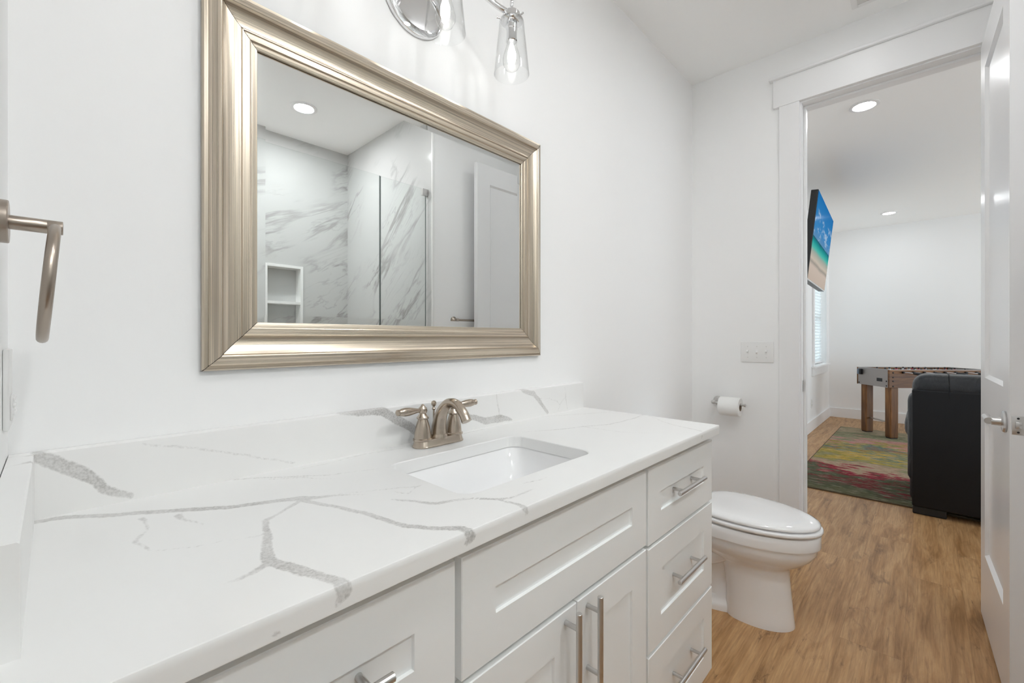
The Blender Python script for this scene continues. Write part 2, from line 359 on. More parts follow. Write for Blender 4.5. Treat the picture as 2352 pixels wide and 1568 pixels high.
def tube(bm, path, rad, n=16, caps=True, mi=0):
    path = [Vector(p) for p in path]; R = rad if callable(rad) else (lambda t: rad)
    rings = []; up = None
    for i, p in enumerate(path):
        d = (path[min(i + 1, len(path) - 1)] - path[max(i - 1, 0)]).normalized()
        if up is None:
            up = Vector((0, 0, 1)) if abs(d.z) < 0.9 else Vector((1, 0, 0))
        x = d.cross(up).normalized(); up = x.cross(d).normalized(); r = R(i / (len(path) - 1))
        rings.append([p + (x * math.cos(2 * PI * k / n) + up * math.sin(2 * PI * k / n)) * r for k in range(n)])
    return loops(bm, rings, True, caps, caps, mi)
def rrect(x0, x1, y0, y1, r, n=8):
    pts = []
    for cx, cy, a0 in ((x1 - r, y1 - r, 0), (x0 + r, y1 - r, 90), (x0 + r, y0 + r, 180), (x1 - r, y0 + r, 270)):
        for k in range(n + 1):
            a = math.radians(a0 + 90 * k / n); pts.append((cx + r * math.cos(a), cy + r * math.sin(a)))
    return pts

XD = 2.678; ZC = 2.752; XW = -0.048; XF = 7.85; YP = -1.32; XT = 1.707; YS = -2.505; YR = -4.6
FZ = 0.066        # floor level of the measured heights below; the whole set is lowered by this at the end so the floor lies at 0
# ------------------------------------------------------------------ the setting
b = nb(); box(b, -0.3, XF + 0.15, YR - 0.1, 0.15, FZ - 0.1, FZ); struct('floor', b, 'floor')
b = nb(); box(b, -0.3, XF + 0.15, YR - 0.1, 0.15, ZC, ZC + 0.1); struct('ceiling', b, 'ceiling')
WX0, WX1, WZ0, WZ1 = 6.62, 7.50, 0.86, 2.12
b = nb()
for q in ((-0.3, WX0, FZ, ZC), (WX1, XF + 0.15, FZ, ZC), (WX0, WX1, FZ, WZ0), (WX0, WX1, WZ1, ZC)): box(b, q[0], q[1], 0, 0.14, q[2], q[3])
struct('wall_north', b, 'wall')
b = nb(); box(b, XW - 0.12, XW, YS - 0.1, 0, FZ, ZC); struct('wall_west', b, 'wall')
DY0, DY1, DZ = -0.562, -1.235, 2.440        # clear door opening
b = nb(); box(b, XD, XD + 0.12, DY0 + 0.02, 0, FZ, ZC); box(b, XD, XD + 0.12, YR, DY1 - 0.02, FZ, ZC); box(b, XD, XD + 0.12, DY1 - 0.02, DY0 + 0.02, DZ + 0.02, ZC)
struct('wall_east', b, 'wall')
b = nb(); box(b, XT + 0.012, XD, YP - 0.10, YP, FZ, ZC); struct('wall_partition', b, 'wall')
b = nb(); box(b, XF, XF + 0.12, YR, 0, FZ, ZC); struct('wall_far', b, 'wall')
b = nb(); W2 = (3.4, 7.4, 0.35, 2.45)
for a in ((XD + 0.12, W2[0], FZ, ZC), (W2[1], XF, FZ, ZC), (W2[0], W2[1], FZ, W2[2]), (W2[0], W2[1], W2[3], ZC)): box(b, a[0], a[1], YR - 0.1, YR, a[2], a[3])
struct('wall_south', b, 'wall')
b = nb()
for a in ((W2[0], W2[1], W2[2], W2[2] + 0.05), (W2[0], W2[1], W2[3] - 0.05, W2[3])): box(b, a[0], a[1], YR - 0.09, YR - 0.03, a[2], a[3], 0.003)
for k in range(5): x = W2[0] + 0.025 + k * (W2[1] - W2[0] - 0.05) / 4; box(b, x - 0.025, x + 0.025, YR - 0.088, YR - 0.032, W2[2] + 0.05, W2[3] - 0.05, 0.003)
struct('added_window', b, 'trim')  # unseen window, added to let more daylight into the far room
pd = bpy.data.lights.new('added_window_portal', 'AREA'); pd.shape = 'RECTANGLE'; pd.size = W2[1] - W2[0]; pd.size_y = W2[3] - W2[2]; pd.cycles.is_portal = True
po = bpy.data.objects.new('added_window_portal', pd); COL.objects.link(po); po.location = ((W2[0] + W2[1]) / 2, YR - 0.1, (W2[2] + W2[3]) / 2); po.rotation_euler = (math.radians(90), 0, 0)  # portal sampling the sky through the added window
# shower: tiled back wall with a niche opening and tiled side wall
NX0, NX1, NZ0, NZ1 = 1.070, 1.345, 1.00, 1.772
b = nb(); Y0 = YS - 0.1
for q in ((XW, NX0, FZ, ZC), (NX1, XT, FZ, ZC), (NX0, NX1, FZ, NZ0), (NX0, NX1, NZ1, ZC)): box(b, q[0], q[1], Y0, YS, q[2], q[3])
box(b, NX0, NX1, Y0 - 0.012, Y0, NZ0, NZ1); struct('wall_shower_back', b, 'marble_back')
b = nb(); box(b, XT, XT + 0.012, YS, YP, FZ, ZC); struct('wall_shower_side', b, 'marble_side')
b = nb(); box(b, XT - 0.002, XT + 0.014, YP - 0.002, YP + 0.006, FZ, ZC - 0.17, 0.001); struct('trim_1', b, 'plastic')
b = nb(); box(b, XW, XT, -1.43, -1.33, FZ, 0.14, 0.004); struct('trim_2', b, 'marble_back')

# door casing: left leg, right leg, head board, cap, jambs and stops
def board(name, *a, bev=0.002):
    q = nb(); box(q, *a, bev); return struct(name, q, 'trim')
board('trim_3', XD - 0.02, XD, -0.464, -0.556, FZ, 2.446)
board('trim_4', XD - 0.02, XD, -1.242, YP + 0.002, FZ, 2.446)
board('trim_5', XD - 0.023, XD, -0.437, YP + 0.002, 2.446, 2.592)
q = nb(); box(q, XD - 0.040, XD, -0.418, YP + 0.002, 2.592, 2.606, 0.004); struct('trim_6', q, 'trim')
q = nb(); box(q, XD - 0.002, XD + 0.122, DY0, DY0 + 0.019, FZ, DZ); box(q, XD + 0.050, XD + 0.09, DY0 - 0.011, DY0, FZ, DZ - 0.011, 0.002)
box(q, XD - 0.002, XD + 0.122, DY1 - 0.019, DY1, FZ, DZ); box(q, XD + 0.050, XD + 0.09, DY1, DY1 + 0.011, FZ, DZ - 0.011, 0.002)
box(q, XD - 0.002, XD + 0.122, DY1 - 0.019, DY0 + 0.019, DZ, DZ + 0.019); box(q, XD + 0.050, XD + 0.09, DY1, DY0, DZ - 0.011, DZ, 0.002)
jamb = struct('trim_7', q, 'trim')
q = nb(); box(q, XD + 0.022, XD + 0.047, DY0 - 0.0015, DY0 + 0.001, 0.938, 0.996, 0.0005); struct('strike_plate', q, 'steel', parent=jamb)
q = nb(); box(q, XD + 0.12, XD + 0.14, -0.464, -0.556, FZ, 2.446, 0.002); box(q, XD + 0.12, XD + 0.14, -1.242, -1.335, FZ, 2.446, 0.002); box(q, XD + 0.12, XD + 0.143, -0.437, -1.36, 2.446, 2.592, 0.002)
struct('trim_8', q, 'trim')
def baseb(name, *a):
    q = nb(); box(q, *a, 0.003); struct(name, q, 'trim')
BH = FZ + 0.136
baseb('baseboard_north', 1.50, XD - 0.016, -0.016, 0, FZ, BH)
baseb('baseboard_east', XD - 0.016, XD, -0.463, 0, FZ, BH)
baseb('baseboard_partition', XT + 0.012, XD - 0.021, YP, YP + 0.016, FZ, BH)
baseb('baseboard_far_north', XD + 0.12, XF - 0.016, -0.016, 0, FZ, BH)
baseb('baseboard_far', XF - 0.016, XF, YR, 0, FZ, BH)

# the open door (structure with its own parts): hinged at the opening's right, swung 90 degrees
DX0, DX1, DYF, DYB = 2.012, 2.672, -1.1974, -1.2324
door = bpy.data.objects.new('door_1', None); COL.objects.link(door); door.location = (DX1, DYF, FZ); door['kind'] = 'structure'
door['label'] = 'open white two panel door with satin lever handle'
q = nb(); st = 0.115
z0, z1 = FZ + 0.012, 2.432
holes = [(0.352, 0.885), (1.062, 2.300)]
def panel_face(bm, y, sgn):
    # stiles and rails
    for a in ((DX0, DX0 + st, z0, z1), (DX1 - st, DX1, z0, z1), (DX0 + st, DX1 - st, z0, holes[0][0]), (DX0 + st, DX1 - st, holes[0][1], holes[1][0]), (DX0 + st, DX1 - st, holes[1][1], z1)):
        vs = [bm.verts.new(p) for p in ((a[0], y, a[2]), (a[1], y, a[2]), (a[1], y, a[3]), (a[0], y, a[3]))]; bm.faces.new(vs)
    d = 0.011; w = 0.012
    for h0, h1 in holes:
        o = [(DX0 + st, h0), (DX1 - st, h0), (DX1 - st, h1), (DX0 + st, h1)]
        i = [(DX0 + st + w, h0 + w), (DX1 - st - w, h0 + w), (DX1 - st - w, h1 - w), (DX0 + st + w, h1 - w)]
        loops(bm, [[(p[0], y, p[1]) for p in o], [(p[0], y - sgn * d, p[1]) for p in i]], True, False, True)
panel_face(q, DYF, 1); panel_face(q, DYB, -1)
for a in (((DX0, z0), (DX0, z1)), ((DX1, z0), (DX1, z1)), ((DX0, z0), (DX1, z0)), ((DX0, z1), (DX1, z1))):
    vs = [q.verts.new(p) for p in ((a[0][0], DYF, a[0][1]), (a[1][0], DYF, a[1][1]), (a[1][0], DYB, a[1][1]), (a[0][0], DYB, a[0][1]))]; q.faces.new(vs)
bmesh.ops.remove_doubles(q, verts=q.verts, dist=1e-5)
link('door_leaf', q, 'door', door)
HX, HZ = 2.078, 0.955
for sgn, y in ((1, DYF), (-1, DYB)):
    q = nb(); lathe(q, [(0.033, 0), (0.034, 0.004), (0.031, 0.008), (0.014, 0.011), (0.013, 0.032)] if sgn > 0 else [(0.033, 0), (0.034, 0.004), (0.031, 0.008), (0.014, 0.011), (0.013, 0.030)], (HX, y, HZ), (0, sgn, 0), 28)
    e = 0.038 if sgn > 0 else 0.036
    yy = y + sgn * e
    tube(q, bez([(HX - 0.012, yy, HZ), (HX + 0.03, yy, HZ + 0.002), (HX + 0.075, yy, HZ + 0.003), (HX + 0.112, yy - sgn * 0.010, HZ)], 8), lambda t: 0.0105 - 0.003 * t, 14)
    if sgn > 0: link('lever_handle', q, 'steel', door, 40)
    else: link('lever_handle', q, 'steel', door, 40)
q = nb(); box(q, DX0 - 0.0012, DX0 + 0.001, DYB + 0.0045, DYB + 0.0305, HZ - 0.0285, HZ + 0.0285, 0.0008)
box(q, DX0 - 0.006, DX0, DYB + 0.009, DYB + 0.024, HZ - 0.011, HZ + 0.011, 0.003); lp = link('latch_plate', q, 'steel', door, 30)
for dz in (-0.021, 0.021):
    q = nb(); cyl(q, (DX0 - 0.0016, DYB + 0.0175, HZ + dz), (DX0 - 0.0008, DYB + 0.0175, HZ + dz), 0.003, 12); link('screw', q, 'black', lp, 40)
for hz in (0.20, 0.93, 1.65, 2.24):
    q = nb(); cyl(q, (DX1 + 0.004, DYB - 0.004, hz - 0.045), (DX1 + 0.004, DYB - 0.004, hz + 0.045), 0.006, 12); link('hinge', q, 'steel', door, 40)

door.rotation_euler.z = 0.0279

# window with frame, pane, stool and casing
wn = bpy.data.objects.new('window_1', None); COL.objects.link(wn); wn.location = ((WX0 + WX1) / 2, 0, WZ0); wn['kind'] = 'structure'
q = nb(); fw = 0.04
for a in ((WX0, WX0 + fw, WZ0, WZ1), (WX1 - fw, WX1, WZ0, WZ1), (WX0 + fw, WX1 - fw, WZ0, WZ0 + fw), (WX0 + fw, WX1 - fw, WZ1 - fw, WZ1), (WX0 + fw, WX1 - fw, 1.47, 1.51)): box(q, a[0], a[1], 0.085, 0.125, a[2], a[3], 0.002)
link('window_frame', q, 'trim', wn)
q = nb(); box(q, WX0 + fw, WX1 - fw, 0.102, 0.106, WZ0 + fw, WZ1 - fw); link('window_pane', q, 'window_glass', wn)
q = nb(); box(q, WX0 - 0.13, WX1 + 0.13, -0.045, 0.0, WZ0 - 0.022, WZ0, 0.003); box(q, WX0 + 0.001, WX1 - 0.001, 0.0, 0.084, WZ0 - 0.0, WZ0 + 0.004); link('window_stool', q, 'trim', wn)
q = nb(); box(q, WX0 - 0.11, WX1 + 0.11, -0.019, 0, WZ0 - 0.122, WZ0 - 0.022, 0.002); link('window_apron', q, 'trim', wn)
q = nb(); box(q, WX0 - 0.09, WX0, -0.018, 0, WZ0, WZ1, 0.002); box(q, WX1, WX1 + 0.09, -0.018, 0, WZ0, WZ1, 0.002); box(q, WX0 - 0.11, WX1 + 0.11, -0.021, 0, WZ1, WZ1 + 0.13, 0.002)
link('window_casing', q, 'trim', wn)
bl = thing('window_blind', ((WX0 + WX1) / 2, 0.05, WZ1), 'white horizontal slat blind lowered over the window in the far room', 'blind')
q = nb(); k = 0
z = WZ0 + 0.05
while z < WZ1 - 0.05:
    box(q, WX0 + 0.012, WX1 - 0.012, -0.024, 0.024, -0.0012, 0.0012, mx=Matrix.Translation((0, 0.052, z)) @ Matrix.Rotation(math.radians(-68), 4, 'X')); z += 0.041
link('slats', q, 'blind', bl)
q = nb(); box(q, WX0 + 0.008, WX1 - 0.008, 0.025, 0.08, WZ1 - 0.05, WZ1 - 0.001, 0.003); link('headrail', q, 'trim', bl)
q = nb(); box(q, WX0 + 0.010, WX1 - 0.010, 0.030, 0.075, WZ0 + 0.012, WZ0 + 0.030, 0.004); link('bottom_rail', q, 'trim', bl)

# ------------------------------------------------------------------ vanity cabinet
VX0, VX1, YF = -0.045, 1.490, -0.500
va = thing('vanity_cabinet', (0.72, -0.26, FZ), 'white shaker bathroom vanity cabinet with stainless bar pulls under the countertop', 'vanity')
q = nb(); 
for a in ((VX0, VX1, YF, YF + 0.019, 0.125, 0.905), (VX0, VX0 + 0.018, YF + 0.019, -0.002, 0.125, 0.905), (VX1 - 0.018, VX1, YF + 0.019, -0.002, 0.125, 0.905), (VX0 + 0.018, VX1 - 0.018, YF + 0.019, -0.002, 0.125, 0.143), (VX0 + 0.018, VX1 - 0.018, -0.010, -0.002, 0.143, 0.905),
          (0.413, 0.431, YF + 0.019, -0.010, 0.143, 0.905), (1.025, 1.043, YF + 0.019, -0.010, 0.143, 0.905)): box(q, *a)
link('body', q, 'cab', va)
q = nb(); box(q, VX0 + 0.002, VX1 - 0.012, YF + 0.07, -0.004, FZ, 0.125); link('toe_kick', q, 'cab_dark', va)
def front(bm, x0, x1, z0, z1, fwid=0.072, y0=YF - 0.001, th=0.019, dep=0.006, ch=0.0008):
    y = y0 - th; c = 0.0015
    R_ = lambda i, yy: [(x0 + i, yy, z0 + i), (x1 - i, yy, z0 + i), (x1 - i, yy, z1 - i), (x0 + i, yy, z1 - i)]
    loops(bm, [R_(0, y0), R_(0, y + c), R_(c, y), R_(fwid, y), R_(fwid + ch, y + dep), ], True, True, True)
def pull(parent, p, ax, ln=0.19, cc=0.128, out=0.032, r=0.006):
    x, y, z = p
    d = Vector((1, 0, 0)) if ax == 'x' else Vector((0, 0, 1)); c = Vector((x, y - out, z))
    o = nb(); cyl(o, c - d * ln / 2, c + d * ln / 2, r, 20, 0.0006)
    for s in (-1, 1):
        e = c + d * s * cc / 2; cyl(o, (e.x, y + 0.001, e.z), (e.x, y - out, e.z), r * 0.82, 16)
    link('bar_pull', o, 'steel', parent, 40)
ZS = [(0.691, 0.887), (0.4135, 0.682), (0.135, 0.4045)]
YD = YF - 0.020
for x0, x1 in ((VX0 + 0.03, 0.4145), (1.0405, VX1 + 0.002)):
    for z0, z1 in ZS:
        o = nb(); front(o, x0, x1, z0, z1); d = link('drawer', o, 'cab', va)
        pull(d, ((x0 + x1) / 2, YD + 0.006, (z0 + z1) / 2 + 0.008), 'x')
o = nb(); front(o, 0.427, 1.028, 0.699, 0.887); link('false_front', o, 'cab', va)
for x0, x1, hx in ((0.427, 0.7262, 0.689), (0.7298, 1.028, 0.764)):
    o = nb(); front(o, x0, x1, 0.135, 0.6885); d = link('door', o, 'cab', va)
    pull(d, (hx, YD, 0.602), 'z')

# ------------------------------------------------------------------ quartz countertop with sink cut-out and splashes
TOP_VEINS = [
 [(-0.031, -0.027, 0.0100), (0.004, -0.033, 0.0090), (0.062, -0.077, 0.0080), (0.138, -0.129, 0.0080), (0.201, -0.177, 0.0080), (0.254, -0.199, 0.0090), (0.303, -0.224, 0.0090), (0.345, -0.252, 0.0040), (0.394, -0.288, 0.0010)],
 [(0.301, -0.228, 0.0070), (0.326, -0.295, 0.0050), (0.352, -0.380, 0.0060), (0.367, -0.457, 0.0060), (0.395, -0.497, 0.0060), (0.422, -0.524, 0.0070), (0.423, -0.550, 0.0090)],
 [(0.300, -0.232, 0.0050), (0.253, -0.266, 0.0030), (0.229, -0.282, 0.0040), (0.208, -0.356, 0.0060), (0.191, -0.421, 0.0090), (0.201, -0.454, 0.0090), (0.216, -0.495, 0.0070), (0.230, -0.530, 0.0070), (0.232, -0.552, 0.0090)],
 [(0.189, -0.425, 0.0060), (0.157, -0.440, 0.0030), (0.137, -0.441, 0.0010)],
 [(0.096, -0.131, 0.0040), (0.099, -0.190, 0.0010), (0.080, -0.230, 0.0025), (0.090, -0.278, 0.0015), (0.130, -0.305, 0.0010), (0.168, -0.316, 0.0008), (0.213, -0.337, 0.0015)],
 [(0.139, -0.158, 0.0050), (0.143, -0.187, 0.0030), (0.159, -0.232, 0.0005)],
 [(0.174, 0.019, 0.0010), (0.240, -0.012, 0.0030), (0.305, -0.058, 0.0030), (0.399, -0.131, 0.0020), (0.507, -0.171, 0.0015)],
 [(0.288, -0.063, 0.0010), (0.348, -0.103, 0.0020), (0.398, -0.172, 0.0005)],
 [(0.361, -0.253, 0.0010), (0.422, -0.285, 0.0015), (0.479, -0.320, 0.0020), (0.509, -0.326, 0.0020), (0.543, -0.340, 0.0005)],
 [(0.413, -0.345, 0.0015), (0.425, -0.367, 0.0040), (0.437, -0.388, 0.0035), (0.458, -0.420, 0.0050), (0.487, -0.432, 0.0040), (0.511, -0.440, 0.0050), (0.538, -0.478, 0.0045), (0.562, -0.493, 0.0030), (0.589, -0.494, 0.0025), (0.641, -0.495, 0.0005)],
 [(0.532, -0.465, 0.0020), (0.542, -0.488, 0.0030), (0.549, -0.518, 0.0040), (0.546, -0.548, 0.0060)],
 [(0.434, -0.310, 0.0010), (0.446, -0.342, 0.0015), (0.479, -0.320, 0.0010)],
 [(1.148, 0.040, 0.0010), (1.220, -0.022, 0.0020), (1.349, -0.094, 0.0030), (1.469, -0.151, 0.0020), (1.515, -0.200, 0.0010)],
 [(0.977, -0.146, 0.0010), (1.084, -0.205, 0.0035), (1.174, -0.232, 0.0030), (1.262, -0.275, 0.0030), (1.396, -0.282, 0.0030), (1.519, -0.272, 0.0020)],
 [(1.168, -0.236, 0.0020), (1.185, -0.366, 0.0020), (1.237, -0.438, 0.0005)],
 [(1.519, -0.272, 0.0010), (1.401, -0.420, 0.0020), (1.374, -0.501, 0.0030), (1.363, -0.535, 0.0040)],
 [(0.369, -0.048, 0.0005), (0.437, -0.044, 0.0015), (0.529, -0.032, 0.0020), (0.622, -0.051, 0.0020)],
 [(0.831, -0.036, 0.0020), (0.894, -0.032, 0.0025), (0.943, -0.028, 0.0010)],
 [(0.606, -0.436, 0.0010), (0.643, -0.460, 0.0020), (0.697, -0.471, 0.0005)]]
SPLASH_VEINS = [
 [(-0.017, 1.034, 0.0080), (-0.001, 1.025, 0.0110), (0.021, 1.009, 0.0110), (0.044, 0.988, 0.0090), (0.060, 0.967, 0.0070), (0.077, 0.953, 0.0060), (0.093, 0.944, 0.0040)],
 [(0.111, 1.032, 0.0010), (0.181, 1.013, 0.0015), (0.268, 0.981, 0.0015), (0.370, 0.945, 0.0008)],
 [(0.453, 1.046, 0.0020), (0.536, 1.034, 0.0080), (0.584, 1.033, 0.0110), (0.622, 1.007, 0.0120), (0.675, 0.973, 0.0100), (0.725, 0.935, 0.0060)],
 [(0.844, 0.993, 0.0030), (0.887, 0.978, 0.0080), (0.942, 0.957, 0.0120), (1.010, 0.958, 0.0110), (1.062, 0.945, 0.0040)],
 [(1.116, 1.039, 0.0060), (1.174, 1.024, 0.0080), (1.210, 0.990, 0.0080), (1.255, 0.944, 0.0060)],
 [(0.990, 1.041, 0.0015), (0.996, 1.009, 0.0020), (1.002, 0.976, 0.0020)],
 [(1.359, 1.032, 0.0010), (1.365, 0.991, 0.0015), (1.376, 0.946, 0.0015)],
 [(1.362, 0.991, 0.0010), (1.332, 0.967, 0.0015), (1.315, 0.943, 0.0015)],
 [(1.210, 1.000, 0.0010), (1.265, 0.997, 0.0010), (1.313, 0.979, 0.0010), (1.329, 0.964, 0.0010)],
 [(0.844, 0.982, 0.0020), (0.864, 0.961, 0.0010)]]
EDGE_VEINS = [
 [(0.431, 0.936, 0.0110), (0.426, 0.926, 0.0090), (0.416, 0.920, 0.0040)],
 [(0.238, 0.936, 0.0100), (0.234, 0.926, 0.0090), (0.225, 0.916, 0.0030)],
 [(0.555, 0.936, 0.0060), (0.551, 0.923, 0.0030)], [(0.162, 0.914, 0.0030), (0.156, 0.912, 0.0005)],
 [(1.352, 0.936, 0.0040), (1.345, 0.920, 0.0030)], [(1.403, 0.936, 0.0030), (1.395, 0.926, 0.0010)]]
SIDE_VEINS = [[(-0.05, -0.02, 0.004), (-0.02, -0.03, 0.004)], [(-0.05, -0.10, 0.003), (-0.035, -0.085, 0.006), (-0.02, -0.08, 0.006)]]
def vein_d(p, lines):
    best = 0.05; sw = 1.0; wob = mnoise.noise((p[0] * 26, p[1] * 26, 1.7)) * 0.004; wob2 = mnoise.noise((p[0] * 26, p[1] * 26, 9.1)) * 0.004
    px, py = p[0] + wob, p[1] + wob2
    for ln in lines:
        for (ax, ay, aw), (bx, by, bw) in zip(ln, ln[1:]):
            dx, dy = bx - ax, by - ay; t = max(0, min(1, ((px - ax) * dx + (py - ay) * dy) / (dx * dx + dy * dy + 1e-12)))
            d = math.hypot(px - ax - dx * t, py - ay - dy * t) - (aw + (bw - aw) * t)
            if d < best: best = d; sw = 0.50 + 0.45 * min(1.0, (aw + (bw - aw) * t) / 0.008)
    return best, sw
def add_vein(o, fn):
    me = o.data; at = me.attributes.new('vein', 'FLOAT', 'POINT')
    vals = [fn(v.co) for v in me.vertices]
    at.data.foreach_set('value', [a for a, _ in vals])
    me.attributes.new('vein_strength', 'FLOAT', 'POINT').data.foreach_set('value', [b_ for _, b_ in vals])
CZ, CT = 0.936, 0.030
CX0, CX1, CYF = XW + 0.001, 1.501, -0.541
HX0, HX1, HY0, HY1 = 0.512, 0.931, -0.428, -0.156
def gridface(bm, xs, ys, z):
    vs = [[bm.verts.new((x, y, z)) for x in xs] for y in ys]
    for j in range(len(ys) - 1):
        for i in range(len(xs) - 1): bm.faces.new((vs[j][i], vs[j][i + 1], vs[j + 1][i + 1], vs[j + 1][i]))
def lin(a, b, step):
    n = max(1, round((b - a) / step)); return [a + (b - a) * i / n for i in range(n + 1)]
q = nb(); ce = 0.003; gs = 0.005
X0, X1, Y0_, Y1_ = CX0, CX1 - ce, CYF + ce, -0.0005
PX0, PX1, PY0, PY1 = HX0 - 0.03, HX1 + 0.03, HY0 - 0.03, HY1 + 0.03
xs = lin(X0, PX0, gs) ; xm = lin(PX0, PX1, gs); xr = lin(PX1, X1, gs)
ya = lin(Y0_, PY0, gs); ym = lin(PY0, PY1, gs); yb_ = lin(PY1, Y1_, gs)
gridface(q, xs + xm[1:] + xr[1:], ya, CZ); gridface(q, xs + xm[1:] + xr[1:], yb_, CZ)
gridface(q, xs, ym, CZ); gridface(q, xr, ym, CZ)
hole = rrect(HX0, HX1, HY0, HY1, 0.035, 8)
# outer rectangle points matched to the hole loop by ray from the centre
def dens(pts, step):
    out = []
    for a, b_ in zip(pts, pts[1:] + pts[:1]):
        n = max(1, int(math.hypot(b_[0] - a[0], b_[1] - a[1]) / step)); out += [(a[0] + (b_[0] - a[0]) * i / n, a[1] + (b_[1] - a[1]) * i / n) for i in range(n)]
    return out
hole = dens(hole, 0.012)
def outp(p):
    cx, cy = (HX0 + HX1) / 2, (HY0 + HY1) / 2; hx, hy = (HX1 - HX0) / 2, (HY1 - HY0) / 2; ox, oy = (PX1 - PX0) / 2, (PY1 - PY0) / 2
    x, y = (p[0] - cx) / hx, (p[1] - cy) / hy; s = 1 / max(abs(x), abs(y)); return (cx + x * s * ox, cy + y * s * oy)
OUT = [outp(p) for p in hole]
for c_ in ((PX0, PY0), (PX0, PY1), (PX1, PY0), (PX1, PY1)):
    k_ = min(range(len(OUT)), key=lambda i: (OUT[i][0] - c_[0]) ** 2 + (OUT[i][1] - c_[1]) ** 2); OUT[k_] = c_
rings = [[(h[0] + (o[0] - h[0]) * t, h[1] + (o[1] - h[1]) * t, CZ) for h, o in zip(hole, OUT)] for t in (1, 0.8, 0.6, 0.4, 0.2, 0.05)]
rings.append([(h[0], h[1], CZ - 0.002) for h in hole]); rings.append([(h[0], h[1], CZ - CT) for h in hole])
loops(q, rings, True, False, False)
# front and right edges, eased
def edge_strip(bm, pts_fn, us, prof):
    vs = [[bm.verts.new(pts_fn(u, a)) for u in us] for a in prof]
    for r0, r1 in zip(vs, vs[1:]):
        for i in range(len(us) - 1): bm.faces.new((r0[i], r0[i + 1], r1[i + 1], r1[i]))
pf = [(ce, 0), (ce * 0.4, -ce * 0.15), (0.0, -ce), (0, -0.010), (0, -0.016), (0, -0.022), (0, -CT + 0.002), (0.002, -CT)]
edge_strip(q, lambda u, a: (u, CYF + a[0], CZ + a[1]), lin(X0, X1, gs), pf)
edge_strip(q, lambda u, a: (CX1 - a[0], u, CZ + a[1]), lin(Y0_, Y1_, 0.02), pf)
edge_strip(q, lambda u, a: (CX1 - ce + (ce - a[0]) * math.cos(u), CYF + ce - (ce - a[0]) * math.sin(u), CZ + a[1]), lin(0, PI / 2, 0.4), pf)
# underside with the same cut-out
us = [(h[0], h[1], CZ - CT) for h in hole]; uo = []
for h in hole:
    cx, cy = (HX0 + HX1) / 2, (HY0 + HY1) / 2; x, y = h[0] - cx, h[1] - cy
    sx = ((CX1 - 0.002 - cx) if x > 0 else (cx - CX0)) / max(abs(x), 1e-6); sy = ((-0.0005 - cy) if y > 0 else (cy - CYF - 0.002)) / max(abs(y), 1e-6); s_ = min(sx, sy)
    uo.append((cx + x * s_, cy + y * s_, CZ - CT))
loops(q, [us, uo], True, False, False)
ct = link('countertop', q, 'quartz', None, 35)
add_vein(ct, lambda c: vein_d((c.x, c.y), TOP_VEINS) if c.z > CZ - 0.0035 else (vein_d((c.x, c.z), EDGE_VEINS) if c.y < CYF + 0.004 else (0.05, 1.0)))
tag(ct, 'white quartz vanity countertop with grey veins and a sink cut-out', 'countertop')
q = nb(); gx = lin(XW + 0.001, 1.486, 0.005)
prof = [(-0.0005, 1.040), (-0.017, 1.040), (-0.0195, 1.0385), (-0.020, 1.036)] + [(-0.020, z) for z in lin(0.9358, 1.032, 0.005)[::-1]]
vs = [[q.verts.new((x, p[0], p[1])) for x in gx] for p in prof]
for r0, r1 in zip(vs, vs[1:]):
    for i in range(len(gx) - 1): q.faces.new((r0[i], r0[i + 1], r1[i + 1], r1[i]))
for x in (gx[0], gx[-1]):
    q.faces.new([q.verts.new((x, p[0], p[1])) for p in prof] + [q.verts.new((x, -0.0005, 0.9358))])
bs = link('backsplash', q, 'quartz', None, 35)
add_vein(bs, lambda c: vein_d((c.x, c.z), SPLASH_VEINS))
tag(bs, 'long veined quartz backsplash strip along the wall behind the faucet', 'backsplash')
q = nb()
prof = [(XW + 0.001, 1.040), (-0.0225, 1.040), (-0.0205, 1.0385), (-0.020, 1.036), (-0.020, 0.9358)]; ys = lin(-0.445, -0.0205, 0.008)
vs = [[q.verts.new((p[0], y, p[1])) for y in ys] for p in prof]
for r0, r1 in zip(vs, vs[1:]):
    for i in range(len(ys) - 1): q.faces.new((r0[i], r0[i + 1], r1[i + 1], r1[i]))
for y in (ys[0], ys[-1]): q.faces.new([q.verts.new((p[0], y, p[1])) for p in prof] + [q.verts.new((XW + 0.001, y, 0.9358))])
ss = link('side_splash', q, 'quartz', None, 35)
add_vein(ss, lambda c: vein_d((c.x, c.y), SIDE_VEINS))
tag(ss, 'short quartz side splash against the left wall at the counter end', 'backsplash')

# ------------------------------------------------------------------ undermount sink
q = nb(); e = -0.009
def ring(x0, x1, y0, y1, r, z): return [(p[0], p[1], z) for p in rrect(x0, x1, y0, y1, r, 10)]
zt = CZ - CT - 0.003
R0 = [ring(HX0 - 0.03, HX1 + 0.03, HY0 - 0.03, HY1 + 0.03, 0.05, zt), ring(HX0 + e, HX1 - e, HY0 + e, HY1 - e, 0.04, zt), ring(HX0 + e + 0.003, HX1 - e - 0.003, HY0 + e + 0.003, HY1 - e - 0.003, 0.04, zt - 0.004),
      ring(HX0 + 0.012, HX1 - 0.012, HY0 + 0.010, HY1 - 0.010, 0.05, zt - 0.06), ring(HX0 + 0.030, HX1 - 0.030, HY0 + 0.024, HY1 - 0.024, 0.06, zt - 0.105), ring(HX0 + 0.055, HX1 - 0.055, HY0 + 0.045, HY1 - 0.045, 0.06, zt - 0.128),
      ring(HX0 + 0.09, HX1 - 0.09, HY0 + 0.075, HY1 - 0.075, 0.05, zt - 0.138)]
Ri = loops(q, R0, True, False, False)
cx, cy = (HX0 + HX1) / 2, (HY0 + HY1) / 2
